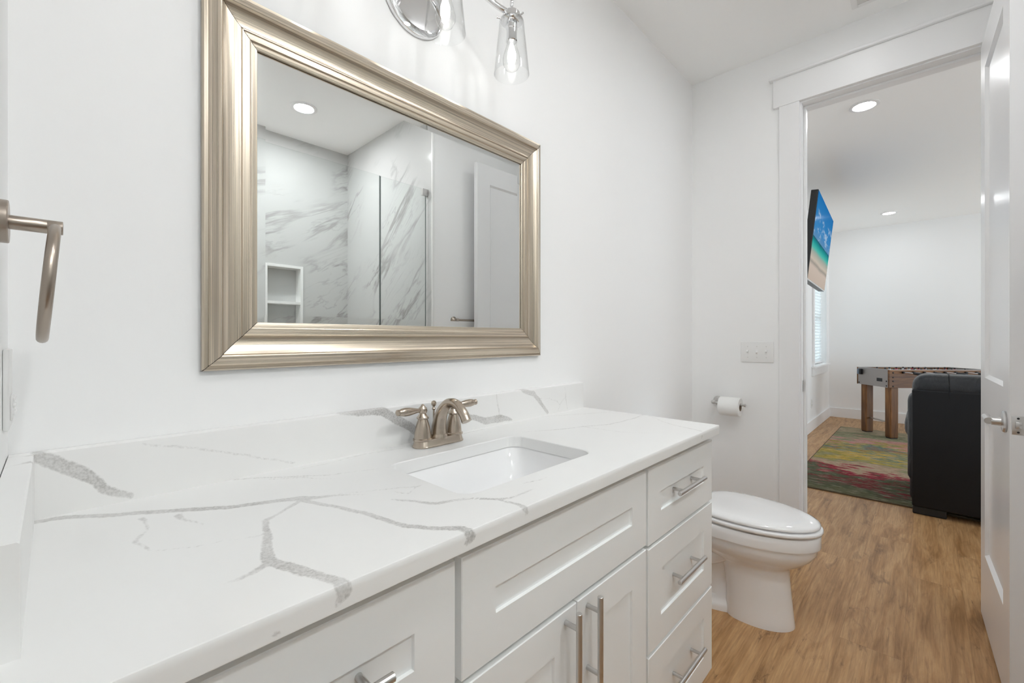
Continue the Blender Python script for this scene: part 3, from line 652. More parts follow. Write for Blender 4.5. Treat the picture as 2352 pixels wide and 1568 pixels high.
n = len(R0[0]); dr = [(cx + 0.022 * math.cos(math.atan2(p[1] - cy, p[0] - cx)), cy + 0.022 * math.sin(math.atan2(p[1] - cy, p[0] - cx)), zt - 0.143) for p in R0[-1]]
dv = [q.verts.new(p) for p in dr]
for i in range(n): q.faces.new((Ri[-1][i], Ri[-1][(i + 1) % n], dv[(i + 1) % n], dv[i]))
sk = thing('sink', (cx, cy, zt - 0.14), 'white rectangular undermount sink basin set into the quartz countertop', 'sink')
so = link('basin', q, 'porcelain', sk, 60)
so.modifiers.new('thickness', 'SOLIDIFY').thickness = -0.006
q = nb(); lathe(q, [(0.021, -0.004), (0.021, 0.0), (0.0205, 0.002), (0.012, 0.002), (0.011, 0.005), (0.002, 0.007)], (cx, cy, zt - 0.143), (0, 0, 1), 28); link('drain', q, 'nickel', sk, 40)

# ------------------------------------------------------------------ faucet
FX, FY = 0.718, -0.075
fa = thing('faucet', (FX, FY, CZ), 'brushed nickel two handle centerset faucet behind the sink', 'faucet')
q = nb()
def stad(hx, hy, z, waist=0.0):
    pts = []
    for p in rrect(FX - hx, FX + hx, FY - hy, FY + hy, hy * 0.98, 10):
        w = 1 - waist * max(0, 1 - abs((p[0] - FX)) / 0.045) * (1 if abs(p[0] - FX) > 0.0 else 1)
        pts.append((p[0], FY + (p[1] - FY), z))
    return pts
loops(q, [stad(0.078, 0.028, CZ + 0.0004), stad(0.078, 0.028, CZ + 0.003), stad(0.076, 0.0255, CZ + 0.007), stad(0.0735, 0.0235, CZ + 0.017), stad(0.0715, 0.0215, CZ + 0.020)])
link('deck_plate', q, 'nickel', fa, 30)
q = nb()
sp = bez([(FX, FY, CZ + 0.018), (FX, FY - 0.002, CZ + 0.050), (FX, FY - 0.014, CZ + 0.085), (FX, FY - 0.042, CZ + 0.112), (FX, FY - 0.076, CZ + 0.113), (FX, FY - 0.102, CZ + 0.094), (FX, FY - 0.116, CZ + 0.074)], 8)
tube(q, sp, lambda t: 0.0225 - 0.0105 * min(1, t / 0.55) if t < 0.55 else 0.012 + 0.001 * (t - 0.55) / 0.45, 24)
lathe(q, [(0.026, 0.0), (0.0255, 0.006), (0.0235, 0.012)], (FX, FY, CZ + 0.016), (0, 0, 1), 28)
link('spout', q, 'nickel', fa, 40)
for s in (-1, 1):
    hx = FX + s * 0.0515
    q = nb(); lathe(q, [(0.0255, 0), (0.0255, 0.004), (0.0225, 0.006), (0.0215, 0.016), (0.019, 0.032), (0.0145, 0.048), (0.0125, 0.054), (0.0155, 0.056), (0.0160, 0.059), (0.0125, 0.063), (0.009, 0.068), (0.0075, 0.074)], (hx, FY, CZ + 0.018), (0, 0, 1), 28)
    lathe(q, [(0.004, 0), (0.0105, 0.003), (0.0125, 0.009), (0.0105, 0.016), (0.006, 0.020), (0.0035, 0.0245), (0.001, 0.0255)], (hx, FY, CZ + 0.086), (0, 0, 1), 24)
    h = link('handle', q, 'nickel', fa, 40)
    q = nb(); prof = [(0.0055, 0.004), (0.0055, 0.016), (0.0075, 0.026), (0.0105, 0.042), (0.0112, 0.056), (0.0092, 0.068), (0.0072, 0.073), (0.0082, 0.075), (0.0078, 0.079), (0.003, 0.082)]
    lathe(q, prof, (hx, FY, CZ + 0.096), (s, -0.06, 0.03), 20); link('lever', q, 'nickel', h, 40)
q = nb(); cyl(q, (FX, FY + 0.022, CZ + 0.015), (FX, FY + 0.022, CZ + 0.092), 0.0026, 12); lathe(q, [(0.004, 0), (0.0055, 0.003), (0.0035, 0.007), (0.0030, 0.009), (0.0062, 0.013), (0.0076, 0.018), (0.0062, 0.023), (0.002, 0.0255)], (FX, FY + 0.022, CZ + 0.088), (0, 0, 1), 18)
link('lift_rod', q, 'nickel', fa, 40)

# ------------------------------------------------------------------ wall mirror with champagne frame
mi_ = thing('wall_mirror', (0.710, 0, 1.54), 'large rectangular mirror in a stepped champagne metallic frame above the sink', 'mirror')
MX0, MX1, MZ0, MZ1 = 0.199, 1.2215, 1.156, 1.924
PROF = [(0.0, 0.001), (0.0, 0.011), (0.003, 0.0155), (0.0095, 0.0165), (0.0105, 0.0185), (0.013, 0.0200), (0.026, 0.0265), (0.0285, 0.0275), (0.0305, 0.0265), (0.0325, 0.0225)]
PROF += [(0.0325 + 0.030 * t, 0.0225 - 0.0095 * math.sin(t * PI / 2) ** 0.8) for t in (0.15, 0.3, 0.45, 0.6, 0.75, 0.9, 1.0)]
PROF += [(0.0665, 0.0138), (0.0685, 0.0158), (0.0705, 0.0158), (0.0715, 0.0130), (0.0825, 0.0118), (0.0845, 0.0128), (0.0860, 0.0120), (0.0865, 0.0100), (0.0960, 0.0088), (0.0975, 0.0078), (0.0975, 0.0045)]
FWD = 0.0975; gap = 0.0008
def rail(kind):
    q = nb(); rows = []
    for t, h in PROF:
        if kind in 'LR':
            x = MX0 + t if kind == 'L' else MX1 - t
            rows.append([(x, -h, MZ0 + t + gap), (x, -h, MZ1 - t - gap)])
        else:
            z = MZ1 - t if kind == 'T' else MZ0 + t
            rows.append([(MX0 + t + gap, -h, z), (MX1 - t - gap, -h, z)])
    vs = [[q.verts.new(p) for p in r] for r in rows]
    for r0, r1 in zip(vs, vs[1:]): q.faces.new((r0[0], r0[1], r1[1], r1[0]))
    for k in (0, 1): q.faces.new([r[k] for r in vs])
    link('frame_rail', q, 'frame_z' if kind in 'LR' else 'frame_x', mi_, 28)
for k in 'LRTB': rail(k)
q = nb(); box(q, MX0 + 0.004, MX1 - 0.004, -0.0009, -0.0002, MZ0 + 0.004, MZ1 - 0.004)
for sx, sz in ((0, 0), (1, 0), (0, 1), (1, 1)):   # dark core that shows in the mitre joints
    rows = []
    for t, h in PROF:
        for_ = [((MX0 + t + d, MX1 - t - d)[sx], (MZ0 + t - (0 if 1 else 0), MZ1 - t)[sz]) for d in (-0.0016, 0.0016)]
        rows.append([(p[0], -max(0.0002, h - 0.0010), p[1]) for p in for_])
    vs = [[q.verts.new(p) for p in r] for r in rows]
    for r0, r1 in zip(vs, vs[1:]): q.faces.new((r0[0], r0[1], r1[1], r1[0]))
link('backing', q, 'shadow_gap', mi_)
GX0, GX1, GZ0, GZ1 = MX0 + FWD - 0.004, MX1 - FWD + 0.004, MZ0 + FWD - 0.004, MZ1 - FWD + 0.004
q = nb(); bw = 0.021
loops(q, [[(GX0 + i, -y, GZ0 + i), (GX1 - i, -y, GZ0 + i), (GX1 - i, -y, GZ1 - i), (GX0 + i, -y, GZ1 - i)] for i, y in ((0, 0.0012), (0, 0.0032), (bw, 0.0040))], True, True, True)
link('mirror_glass', q, 'mirror', mi_)

# ------------------------------------------------------------------ vanity light
LX, LZ, LY, SPC = 0.690, 2.145, -0.140, 0.246
vl = thing('vanity_light', (LX, 0, LZ), 'polished chrome three lamp vanity light with clear glass shades above the mirror', 'wall light')
q = nb(); lathe(q, [(0.098, 0), (0.0985, 0.006), (0.096, 0.011), (0.088, 0.013), (0.084, 0.016), (0.082, 0.0175), (0.001, 0.0178)], (LX, -0.0002, LZ + 0.010), (0, -1, 0), 64); link('canopy', q, 'chrome', vl, 35)
q = nb(); lathe(q, [(0.018, 0), (0.018, 0.02), (0.024, 0.024), (0.026, 0.040), (0.020, 0.052), (0.004, 0.056)], (LX, -0.017, LZ + 0.055), (0, -1, 0), 28); link('hub', q, 'chrome', vl, 40)
for k in (-1, 0, 1):
    sx = LX + k * SPC; zt = 2.168
    q = nb()
    if k: path = [(LX + k * 0.018, -0.050, LZ + 0.055), (LX + k * 0.08, -0.066, LZ + 0.082), (LX + k * 0.14, -0.095, LZ + 0.074), (LX + k * 0.195, LY + 0.016, zt + 0.020), (sx - k * 0.022, LY + 0.004, zt + 0.011), (sx, LY, zt + 0.012)]
    else: path = [(LX, -0.06, LZ + 0.055), (LX, -0.095, LZ + 0.064), (LX, LY + 0.01, zt + 0.026), (LX, LY, zt + 0.012)]
    tube(q, bez(path, 8), 0.0085, 14); link('arm', q, 'chrome', vl, 60)
    q = nb(); lathe(q, [(0.004, 0.062), (0.0055, 0.056), (0.0055, 0.036), (0.0035, 0.032), (0.007, 0.028), (0.008, 0.020), (0.022, 0.016), (0.025, 0.012), (0.025, -0.004), (0.034, -0.006), (0.035, -0.010), (0.030, -0.013), (0.017, -0.014), (0.017, -0.034), (0.0155, -0.036), (0.0155, -0.062), (0.0170, -0.070), (0.0150, -0.072)], (sx, LY, zt), (0, 0, 1), 28)
    so_ = link('socket', q, 'chrome', vl, 35)
    for a in (30, 150, 270):
        c_, s_ = math.cos(math.radians(a)), math.sin(math.radians(a)); q = nb(); cyl(q, (sx + c_ * 0.030, LY + s_ * 0.030, zt - 0.008), (sx + c_ * 0.046, LY + s_ * 0.046, zt - 0.008), 0.0028, 10); link('thumb_screw', q, 'chrome', so_, 40)
    q = nb(); lathe(q, [(0.0345, -0.008), (0.0365, -0.012), (0.039, -0.040), (0.0455, -0.100), (0.0515, -0.160), (0.0525, -0.168), (0.0510, -0.1685), (0.0500, -0.160), (0.044, -0.100), (0.0375, -0.040), (0.035, -0.012)], (sx, LY, zt), (0, 0, 1), 40, False, False)
    link('shade', q, 'shade_glass', vl, 60)
    q = nb(); lathe(q, [(0.0135, -0.072), (0.0140, -0.076), (0.016, -0.086), (0.022, -0.104), (0.0265, -0.122), (0.0260, -0.136), (0.019, -0.150), (0.009, -0.157), (0.001, -0.159)], (sx, LY, zt), (0, 0, 1), 28, False)
    bo = link('bulb', q, 'bulb_glass', vl, 80)
    q = nb(); lathe(q, [(0.003, -0.074), (0.007, -0.084), (0.0125, -0.105), (0.0125, -0.122), (0.008, -0.140), (0.002, -0.148)], (sx, LY, zt), (0, 0, 1), 10); link('filament', q, 'filament', bo)

# ------------------------------------------------------------------ recessed lights and vent
def can(x, y, label, group='recessed ceiling lights', lens='lens'):
    t = thing('recessed_light', (x, y, ZC), label, 'ceiling light', group)
    q = nb(); lathe(q, [(0.082, 0), (0.082, 0.004), (0.078, 0.006), (0.062, 0.0065), (0.058, 0.003), (0.058, 0.0005)], (x, y, ZC - 0.0002), (0, 0, -1), 40, True, False); link('trim_ring', q, 'cover', t, 40)
    q = nb(); v = [q.verts.new((x + 0.0585 * math.cos(2 * PI * i / 24), y + 0.0585 * math.sin(2 * PI * i / 24), ZC - 0.0032)) for i in range(24)]; q.faces.new(v)
    link('lens', q, lens, t)
can(1.153, -1.985, 'recessed ceiling light over the shower, seen in the mirror', lens='lens_high')
can(0.55, -1.06, 'added unseen ceiling fill light above the bathroom walkway', None)  # unseen lamp added to brighten the bathroom
can(0.30, -1.985, 'added unseen ceiling fill light over the shower outside the mirror view', None, 'lens_high')  # extra unseen lamp, added to lift the cabinet fronts
can(1.28, -0.95, 'added unseen ceiling fill light between vanity and toilet', None)  # unseen lamp added as fill for the vanity and toilet side
can(2.20, -0.78, 'recessed ceiling light of the bathroom near the door', None, 'lens_low')
can(3.69, -0.735, 'recessed ceiling light just beyond the doorway, nearest of the far room', lens='lens_far')
can(7.08, -0.703, 'recessed ceiling light deep in the far room above the game table', lens='lens_far')
can(3.69, -2.9, 'added unseen ceiling fill light of the far room behind the open door, near', None, lens='lens_far')  # unseen lamp added to brighten the near part of the far room
can(7.08, -2.9, 'added unseen ceiling fill light of the far room behind the open door, far', None, lens='lens_far')  # another added lamp out of view, fill for the far room's deep end
vt = thing('ceiling_vent', (2.45, -0.86, ZC), 'white slatted air vent on the ceiling by the door', 'vent')
q = nb(); x0, x1, y0, y1 = 2.26, 2.565, -0.94, -0.782
for a in ((x0, x1, y0, y0 + 0.022), (x0, x1, y1 - 0.022, y1), (x0, x0 + 0.022, y0 + 0.022, y1 - 0.022), (x1 - 0.022, x1, y0 + 0.022, y1 - 0.022)): box(q, *a, ZC - 0.006, ZC - 0.0002, 0.001)
link('frame', q, 'plastic', vt)
for i in range(7):
    q = nb(); xx = x0 + 0.04 + i * 0.036; box(q, -0.012, 0.012, y0 + 0.022, y1 - 0.022, -0.0008, 0.0008, mx=Matrix.Translation((xx, 0, ZC - 0.007)) @ Matrix.Rotation(0.5, 4, 'Y')); link('slat', q, 'slat', vt)

# ------------------------------------------------------------------ towel ring and outlet on the left wall
tr = thing('towel_ring', (XW, -0.235, 1.36), 'brushed nickel towel ring hanging on the left wall', 'towel ring')
RY, RZ = -0.235, 1.360
q = nb(); lathe(q, [(0.0255, 0), (0.0255, 0.0105), (0.0247, 0.0115), (0.002, 0.0116)], (XW + 0.0004, RY, RZ), (1, 0, 0), 40); link('wall_flange', q, 'nickel_ring', tr, 35)
q = nb(); lathe(q, [(0.0085, 0), (0.0085, 0.031), (0.0083, 0.0313), (0.0083, 0.0317), (0.0085, 0.032), (0.0085, 0.045), (0.008, 0.0455)], (XW + 0.0115, RY, RZ), (1, 0, 0), 28); link('post', q, 'nickel_ring', tr, 35)
q = nb(); rr = 0.069; cxr = XW + 0.050; a_t = math.radians(4.6)
rot = Matrix.Translation((cxr, RY, RZ - 0.002)) @ Matrix.Rotation(a_t, 4, 'Y')
tube(q, [rot @ Vector((0, rr * math.sin(2 * PI * i / 72), -rr + rr * math.cos(2 * PI * i / 72))) for i in range(73)], 0.0056, 14, False); link('ring', q, 'nickel_ring', tr, 80)
ou = thing('outlet_plate', (XW, -0.075, 1.15), 'white outlet plate with a small ridged plug-in on the left wall above the side splash', 'outlet')
q = nb(); box(q, XW + 0.0002, XW + 0.0065, -0.112, -0.040, 1.092, 1.206, 0.0025); link('cover_plate', q, 'plastic', ou, 30)
q = nb(); box(q, XW + 0.006, XW + 0.009, -0.095, -0.057, 1.104, 1.140, 0.002)
for k in range(3): box(q, XW + 0.008, XW + 0.0115, -0.093, -0.059, 1.113 + k * 0.0095, 1.118 + k * 0.0095, 0.0015)
link('plug_in', q, 'plastic', ou, 30)

# ------------------------------------------------------------------ light switch, paper holder and roll on the door wall
sw = thing('light_switch', (XD, -0.355, 1.1415), 'white triple toggle light switch plate beside the door casing', 'light switch')
q = nb(); box(q, XD - 0.0065, XD - 0.0003, -0.436, -0.274, 1.0845, 1.1985, 0.0028, 3); link('cover_plate', q, 'plastic', sw, 40)
for k in (-1, 0, 1):
    q = nb(); yk = -0.355 + k * 0.046; up_ = 1 if k != 0 else -1
    box(q, XD - 0.0072, XD - 0.006, yk - 0.0055, yk + 0.0055, 1.1285, 1.1545, 0.0004)
    box(q, -0.011, 0.0, -0.0042, 0.0042, -0.006, 0.006, 0.0015, mx=Matrix.Translation((XD - 0.0065, yk, 1.1415)) @ Matrix.Rotation(0.6 * up_, 4, 'Y'))
    link('toggle', q, 'plastic', sw, 40)
    for zz in (1.1115, 1.1715):
        q = nb(); cyl(q, (XD - 0.0062, yk, zz), (XD - 0.0072, yk, zz), 0.003, 12); link('screw', q, 'slat', sw, 40)
th = thing('toilet_paper_holder', (XD, -0.150, 0.862), 'brushed nickel single post toilet paper holder on the door wall', 'paper holder')
TZ = 0.851; TX = XD - 0.075
q = nb(); lathe(q, [(0.026, 0), (0.026, 0.004), (0.022, 0.009), (0.014, 0.014), (0.010, 0.028), (0.0085, 0.062)], (XD - 0.0004, -0.150, TZ + 0.004), (-1, 0, 0), 28); link('wall_flange', q, 'steel', th, 40)
q = nb(); tube(q, bez([(XD - 0.055, -0.150, TZ + 0.004), (TX, -0.148, TZ + 0.003), (TX - 0.002, -0.170, TZ), (TX - 0.002, -0.22, TZ), (TX - 0.002, -0.310, TZ)], 8), 0.0072, 16)
lathe(q, [(0.0072, 0), (0.0095, 0.002), (0.0095, 0.006), (0.006, 0.009)], (TX - 0.002, -0.310, TZ), (0, -1, 0), 18); lathe(q, [(0.002, -0.013), (0.0105, -0.009), (0.0125, 0), (0.0105, 0.009), (0.002, 0.013)], (TX - 0.001, -0.149, TZ + 0.003), (-1, 0, 0), 18); link('arm', q, 'steel', th, 40)
pr_ = thing('toilet_paper_roll', (TX - 0.002, -0.225, TZ - 0.014), 'white toilet paper roll on the nickel holder', 'toilet paper')
q = nb(); ro, ri, cz_ = 0.052, 0.0215, TZ - 0.0138
ry0, ry1 = -0.186, -0.292
lathe(q, [(ri, 0), (ro - 0.003, 0), (ro, 0.003), (ro, 0.103), (ro - 0.003, 0.106), (ri, 0.106)], (TX - 0.002, ry0, cz_), (0, -1, 0), 48, False, False); link('paper', q, 'paper', pr_, 40)
q = nb(); lathe(q, [(ri, 0.0005), (ri, 0.1055), (ri - 0.0012, 0.1055), (ri - 0.0012, 0.0005), (ri, 0.0005)], (TX - 0.002, ry0, cz_), (0, -1, 0), 32, False, False); link('cardboard_core', q, 'card', pr_, 40)

# ------------------------------------------------------------------ toilet
TX0 = 2.145
to = thing('toilet', (TX0, -0.35, 0), 'white two piece elongated toilet with closed lid beside the vanity', 'toilet')
def egg(yf, yb, hw, z, n=56, sq=2.3, back=0.62):
    """egg outline: round nose towards -y, squarer back; widest part lies nearer the back"""
    ym = yf + (yb - yf) * 0.60; pts = []
    for i in range(n):
        a = 2 * PI * i / n; c, s = math.cos(a), math.sin(a)
        e = 2.0 if s < 0 else sq + 0.6
        x = math.copysign(abs(c) ** (2 / e), c) * hw
        y = ym + (math.copysign(abs(s) ** (2 / e), s)) * ((ym - yf) if s < 0 else (yb - ym))
        pts.append((TX0 + x, y, z))
    return pts
q = nb()
loops(q, [egg(-0.632, -0.37, 0.106, 0.0), egg(-0.632, -0.37, 0.106, 0.010), egg(-0.628, -0.37, 0.103, 0.04), egg(-0.620, -0.37, 0.101, 0.12), egg(-0.613, -0.36, 0.101, 0.20), egg(-0.612, -0.35, 0.104, 0.238),
          egg(-0.622, -0.30, 0.114, 0.252), egg(-0.655, -0.27, 0.138, 0.272), egg(-0.690, -0.25, 0.160, 0.303), egg(-0.710, -0.235, 0.175, 0.335), egg(-0.712, -0.230, 0.175, 0.360), egg(-0.722, -0.215, 0.1845, 0.362), egg(-0.7235, -0.215, 0.1855, 0.366), egg(-0.7235, -0.21, 0.1855, 0.392), egg(-0.723, -0.21, 0.185, 0.412), egg(-0.7205, -0.215, 0.183, 0.4145)])
# rear trapway, its side bulge, and the foot behind the pedestal
loops(q, [egg(-0.46, -0.085, 0.112, 0.0, 40, 4), egg(-0.46, -0.085, 0.112, 0.018, 40, 4), egg(-0.46, -0.090, 0.106, 0.030, 40, 4), egg(-0.46, -0.10, 0.070, 0.055, 40, 4), egg(-0.46, -0.10, 0.066, 0.16, 40, 4), egg(-0.47, -0.09, 0.085, 0.25, 40, 4), egg(-0.50, -0.06, 0.140, 0.33, 40, 4), egg(-0.50, -0.035, 0.165, 0.385, 40, 4), egg(-0.50, -0.030, 0.170, 0.400, 40, 4)])
for s in (-1, 1):
    tube(q, bez([(TX0 + s * 0.055, -0.45, 0.33), (TX0 + s * 0.075, -0.36, 0.26), (TX0 + s * 0.078, -0.26, 0.20), (TX0 + s * 0.070, -0.18, 0.13), (TX0 + s * 0.06, -0.15, 0.05)], 6), lambda t: 0.045 - 0.01 * t, 16)
link('bowl', q, 'porcelain', to, 50)
q = nb(); loops(q, [egg(-0.726, -0.245, 0.185, 0.4225), egg(-0.730, -0.245, 0.188, 0.4245), egg(-0.731, -0.245, 0.189, 0.431), egg(-0.730, -0.245, 0.188, 0.4365), egg(-0.726, -0.245, 0.185, 0.4385)]); link('seat', q, 'porcelain', to, 60)
q = nb(); loops(q, [egg(-0.718, -0.25, 0.180, 0.4455), egg(-0.722, -0.25, 0.1825, 0.447), egg(-0.722, -0.25, 0.1825, 0.452), egg(-0.718, -0.25, 0.180, 0.458), egg(-0.700, -0.26, 0.166, 0.4645), egg(-0.66, -0.28, 0.135, 0.4685), egg(-0.58, -0.32, 0.07, 0.4705)]); link('lid', q, 'porcelain', to, 60)
q = nb()
for s in (-1, 1):
    q = nb(); box(q, TX0 + s * 0.075 - 0.02, TX0 + s * 0.075 + 0.02, -0.252, -0.222, 0.4142, 0.452, 0.006); link('seat_hinge', q, 'plastic', to, 40)
q = nb(); loops(q, [[(p[0], p[1], z) for p in rrect(TX0 - w, TX0 + w, -0.205 + f, 0.030, 0.03, 6)] for w, f, z in ((0.185, 0.012, 0.401), (0.195, 0.004, 0.43), (0.200, 0.0, 0.55), (0.205, -0.002, 0.690))]); link('tank', q, 'porcelain', to, 40)
q = nb(); loops(q, [[(p[0], p[1], z) for p in rrect(TX0 - w, TX0 + w, -0.205 - f, 0.034, 0.03, 6)] for w, f, z in ((0.210, 0.008, 0.691), (0.213, 0.011, 0.697), (0.213, 0.011, 0.714), (0.208, 0.006, 0.719))]); link('tank_lid', q, 'porcelain', to, 40)
q = nb(); cyl(q, (TX0 - 0.150, -0.206, 0.640), (TX0 - 0.150, -0.222, 0.640), 0.011, 16, 0.001); tube(q, [(TX0 - 0.150, -0.222, 0.640), (TX0 - 0.11, -0.226, 0.636), (TX0 - 0.075, -0.226, 0.630)], 0.006, 12); link('flush_lever', q, 'chrome', to, 40)
to.location = (2.0292, -0.3867, FZ); to.scale = (0.946,) * 3

# ------------------------------------------------------------------ shower fittings seen in the mirror
GY = -1.372
sp_ = thing('shower_glass_panel', (0.64, GY, 0.09), 'fixed clear glass shower panel left of the shower door in the mirror', 'shower glass')
q = nb(); box(q, XW + 0.002, 1.3590, GY - 0.004, GY + 0.004, 0.1405, 2.199); link('pane', q, 'shower_glass', sp_)
q = nb(); box(q, 1.3592, 1.3602, GY - 0.004, GY + 0.004, 0.1405, 2.199); link('edge', q, 'glass_edge', sp_)
sd = thing('shower_door', (1.53, GY, 0.1), 'clear glass shower door with a small metal hinge at its top corner', 'shower door')
q = nb(); box(q, 1.3655, 1.692, GY - 0.004, GY + 0.004, 0.150, 2.197); link('pane', q, 'shower_glass', sd)
q = nb(); box(q, 1.3635, 1.3652, GY - 0.004, GY + 0.004, 0.150, 2.197); box(q, 1.6925, 1.6935, GY - 0.004, GY + 0.004, 0.150, 2.197); link('edge', q, 'glass_edge', sd)
for z in (2.176, 0.26):
    q = nb(); box(q, 1.664, XT - 0.001, GY - 0.012, GY + 0.012, z - 0.022, z + 0.022, 0.003); link('hinge', q, 'steel', sd)
ni = thing('shower_niche', (1.207, YS, NZ0), 'white framed recessed niche with shelves in the marble shower wall', 'niche')
q = nb(); e = 0.020
for a in ((NX0 + 0.0005, NX0 + e, NZ0, NZ1), (NX1 - e, NX1 - 0.0005, NZ0, NZ1), (NX0 + e, NX1 - e, NZ1 - e, NZ1 - 0.0005), (NX0 + e, NX1 - e, NZ0 + 0.0005, NZ0 + e)): box(q, a[0], a[1], YS - 0.098, YS + 0.006, a[2], a[3], 0.001)
link('frame', q, 'plastic', ni)
for z in (1.485, 1.368):
    q = nb(); box(q, NX0 + e, NX1 - e, YS - 0.097, YS + 0.002, z - 0.010, z + 0.010, 0.001); link('shelf', q, 'plastic', ni)
tb = thing('towel_bar', (2.2, YP, 1.34), 'nickel towel bar on the wall behind the open door, seen in the mirror', 'towel bar')
for x in (1.885, 2.50):
    q = nb(); lathe(q, [(0.024, 0), (0.024, 0.005), (0.018, 0.010), (0.010, 0.022), (0.0085, 0.034), (0.011, 0.040), (0.011, 0.050), (0.004, 0.053)], (x, YP + 0.0003, 1.340), (0, 1, 0), 28); link('post', q, 'nickel_ring', tb, 40)
q = nb(); cyl(q, (1.885, YP + 0.045, 1.340), (2.50, YP + 0.045, 1.340), 0.0075, 18); link('bar', q, 'nickel_ring', tb, 40)

# ------------------------------------------------------------------ far room
# rug
q = nb(); RX0, RX1, RY0, RY1 = 4.235, 7.39, -2.45, -0.195
box(q, RX0, RX1, RY0, RY1, 0.0005, 0.011, 0.003)
rg = thing('area_rug', (5.8125, -1.3225, 0), 'multicoloured abstract streaked area rug on the wood floor under the game table', 'rug')
link('pile', q, 'rug', rg)
q = nb()
for a in ((RX0 - 0.006, RX0, RY0, RY1), (RX1, RX1 + 0.006, RY0, RY1), (RX0 - 0.006, RX1 + 0.006, RY1, RY1 + 0.006)): box(q, *a, 0.0003, 0.010, 0.002)
link('binding', q, 'rug_edge', rg)
rg.location = (5.4986, -1.3067, FZ); rg.scale = (0.946,) * 3

# television on the left wall, tilted down and swung a little
tvp = dict(TL=Vector((4.43, -0.380, 2.458)), TR=Vector((5.74, -0.315, 2.460)), BL=Vector((4.43, -0.300, 1.717)), BR=Vector((5.74, -0.235, 1.730)))
c0 = (tvp['TL'] + tvp['TR'] + tvp['BL'] + tvp['BR']) / 4
ex = (tvp['TR'] - tvp['TL']).normalized(); ez = (tvp['TL'] - tvp['BL']); ez = (ez - ex * ez.dot(ex)).normalized(); ey = ez.cross(ex)   # ey points into the wall
MT = Matrix(((ex.x, ey.x, ez.x, c0.x), (ex.y, ey.y, ez.y, c0.y), (ex.z, ey.z, ez.z, c0.z), (0, 0, 0, 1)))
tv = thing('television', (5.08, -0.02, 2.08), 'wall mounted flat television showing a beach, tilted down in the far room', 'television')
hw, hh = 0.665, 0.378
q = nb(); box(q, -hw, hw, 0.002, 0.055, -hh, hh, 0.004, mx=MT); link('case', q, 'black', tv)
q = nb(); v = [q.verts.new(MT @ Vector(p)) for p in ((-hw + 0.006, 0.0, -hh + 0.012), (hw - 0.006, 0.0, -hh + 0.012), (hw - 0.006, 0.0, hh - 0.006), (-hw + 0.006, 0.0, hh - 0.006))]
f = q.faces.new(v); uvl = q.loops.layers.uv.new('UVMap')
for l_, uv in zip(f.loops, ((0, 0), (1, 0), (1, 1), (0, 1))): l_[uvl].uv = uv
sc_ = link('screen', q, 'screen', tv)
q = nb(); box(q, -hw, hw, -0.0005, 0.002, -hh, -hh + 0.012, mx=MT); link('lower_bezel', q, 'steel', tv)
q = nb(); box(q, -0.22, 0.22, 0.055, 0.085, -0.16, 0.16, 0.004, mx=MT); a_ = MT @ Vector((0, 0.08, 0)); tube(q, [a_, (a_.x + 0.02, -0.03, a_.z)], 0.03, 12); box(q, a_.x - 0.13, a_.x + 0.17, -0.03, -0.0005, a_.z - 0.16, a_.z + 0.16, 0.003); link('wall_bracket', q, 'black', tv, 40)
op = thing('wall_outlet', (6.50, 0, 0.40), 'white wall outlet below the window in the far room', 'outlet')
q = nb(); box(q, 6.46, 6.53, -0.006, -0.0003, 0.345, 0.46, 0.002); link('cover_plate', q, 'plastic', op)
for z in (0.382, 0.422):
    q = nb(); box(q, 6.478, 6.512, -0.008, -0.0055, z - 0.014, z + 0.014, 0.002); link('receptacle', q, 'slat', op)

# foosball table
ang = math.atan2(-0.755, 0.656)
FT = Matrix.Translation((6.833, -0.716, 0)) @ Matrix.Rotation(ang, 4, 'Z')       # +x runs along the near long side, +y across
LT, WT, ZT, ZB = 1.14, 0.515, 0.834, 0.622
ft = thing('foosball_table', FT @ Vector((LT / 2, WT / 2, 0)), 'foosball table with brown plank sides and grey end panel behind the sofa', 'game table')
def fbox(nm, m, *a, bev=0.002, par=None):
    q = nb(); box(q, *a, bev, mx=FT); return link(nm, q, m, par or ft)
fbox('side_panel', 'foos_side', 0, LT, 0, 0.022, ZB, ZT); fbox('side_panel', 'foos_side', 0, LT, WT - 0.022, WT, ZB, ZT)
ep = fbox('end_panel', 'foos_end', 0.0005, 0.022, 0.0225, WT - 0.0225, ZB, ZT); fbox('end_panel', 'foos_end', LT - 0.022, LT - 0.0005, 0.0225, WT - 0.0225, ZB, ZT)
fbox('playing_field', 'foos_field', 0.022, LT - 0.022, 0.022, WT - 0.022, ZT - 0.11, ZT - 0.10)
fbox('bottom_board', 'foos_side', 0.022, LT - 0.022, 0.022, WT - 0.022, ZB + 0.01, ZB + 0.02)
q = nb()
for a in ((0, LT, -0.003, 0.025), (0, LT, WT - 0.025, WT + 0.003), (0, 0.025, 0.025, WT - 0.025), (LT - 0.025, LT, 0.025, WT - 0.025)): box(q, *a, ZT, ZT + 0.006, 0.001, mx=FT)
link('top_rail', q, 'foos_end', ft)
fbox('ball_slot', 'black', -0.004, 0.002, 0.105, 0.185, ZB + 0.065, ZB + 0.105, bev=0.0018, par=ep)
fbox('score_panel', 'bluegrey', -0.004, 0.002, WT - 0.085, WT - 0.01, ZT - 0.085, ZT - 0.015, par=ep); fbox('cup_holder', 'black', -0.035, -0.004, WT - 0.11, WT - 0.075, ZT - 0.085, ZT - 0.012, bev=0.006, par=ep)
for y, z in ((0.04, ZB + 0.02), (0.04, ZB + 0.075), (WT - 0.04, ZB + 0.02)):
    q = nb(); lathe(q, [(0.009, 0), (0.009, 0.003), (0.004, 0.006)], FT @ Vector((0, y, z)), FT.to_3x3() @ Vector((-1, 0, 0)), 12); link('bolt', q, 'black', ft, 40)
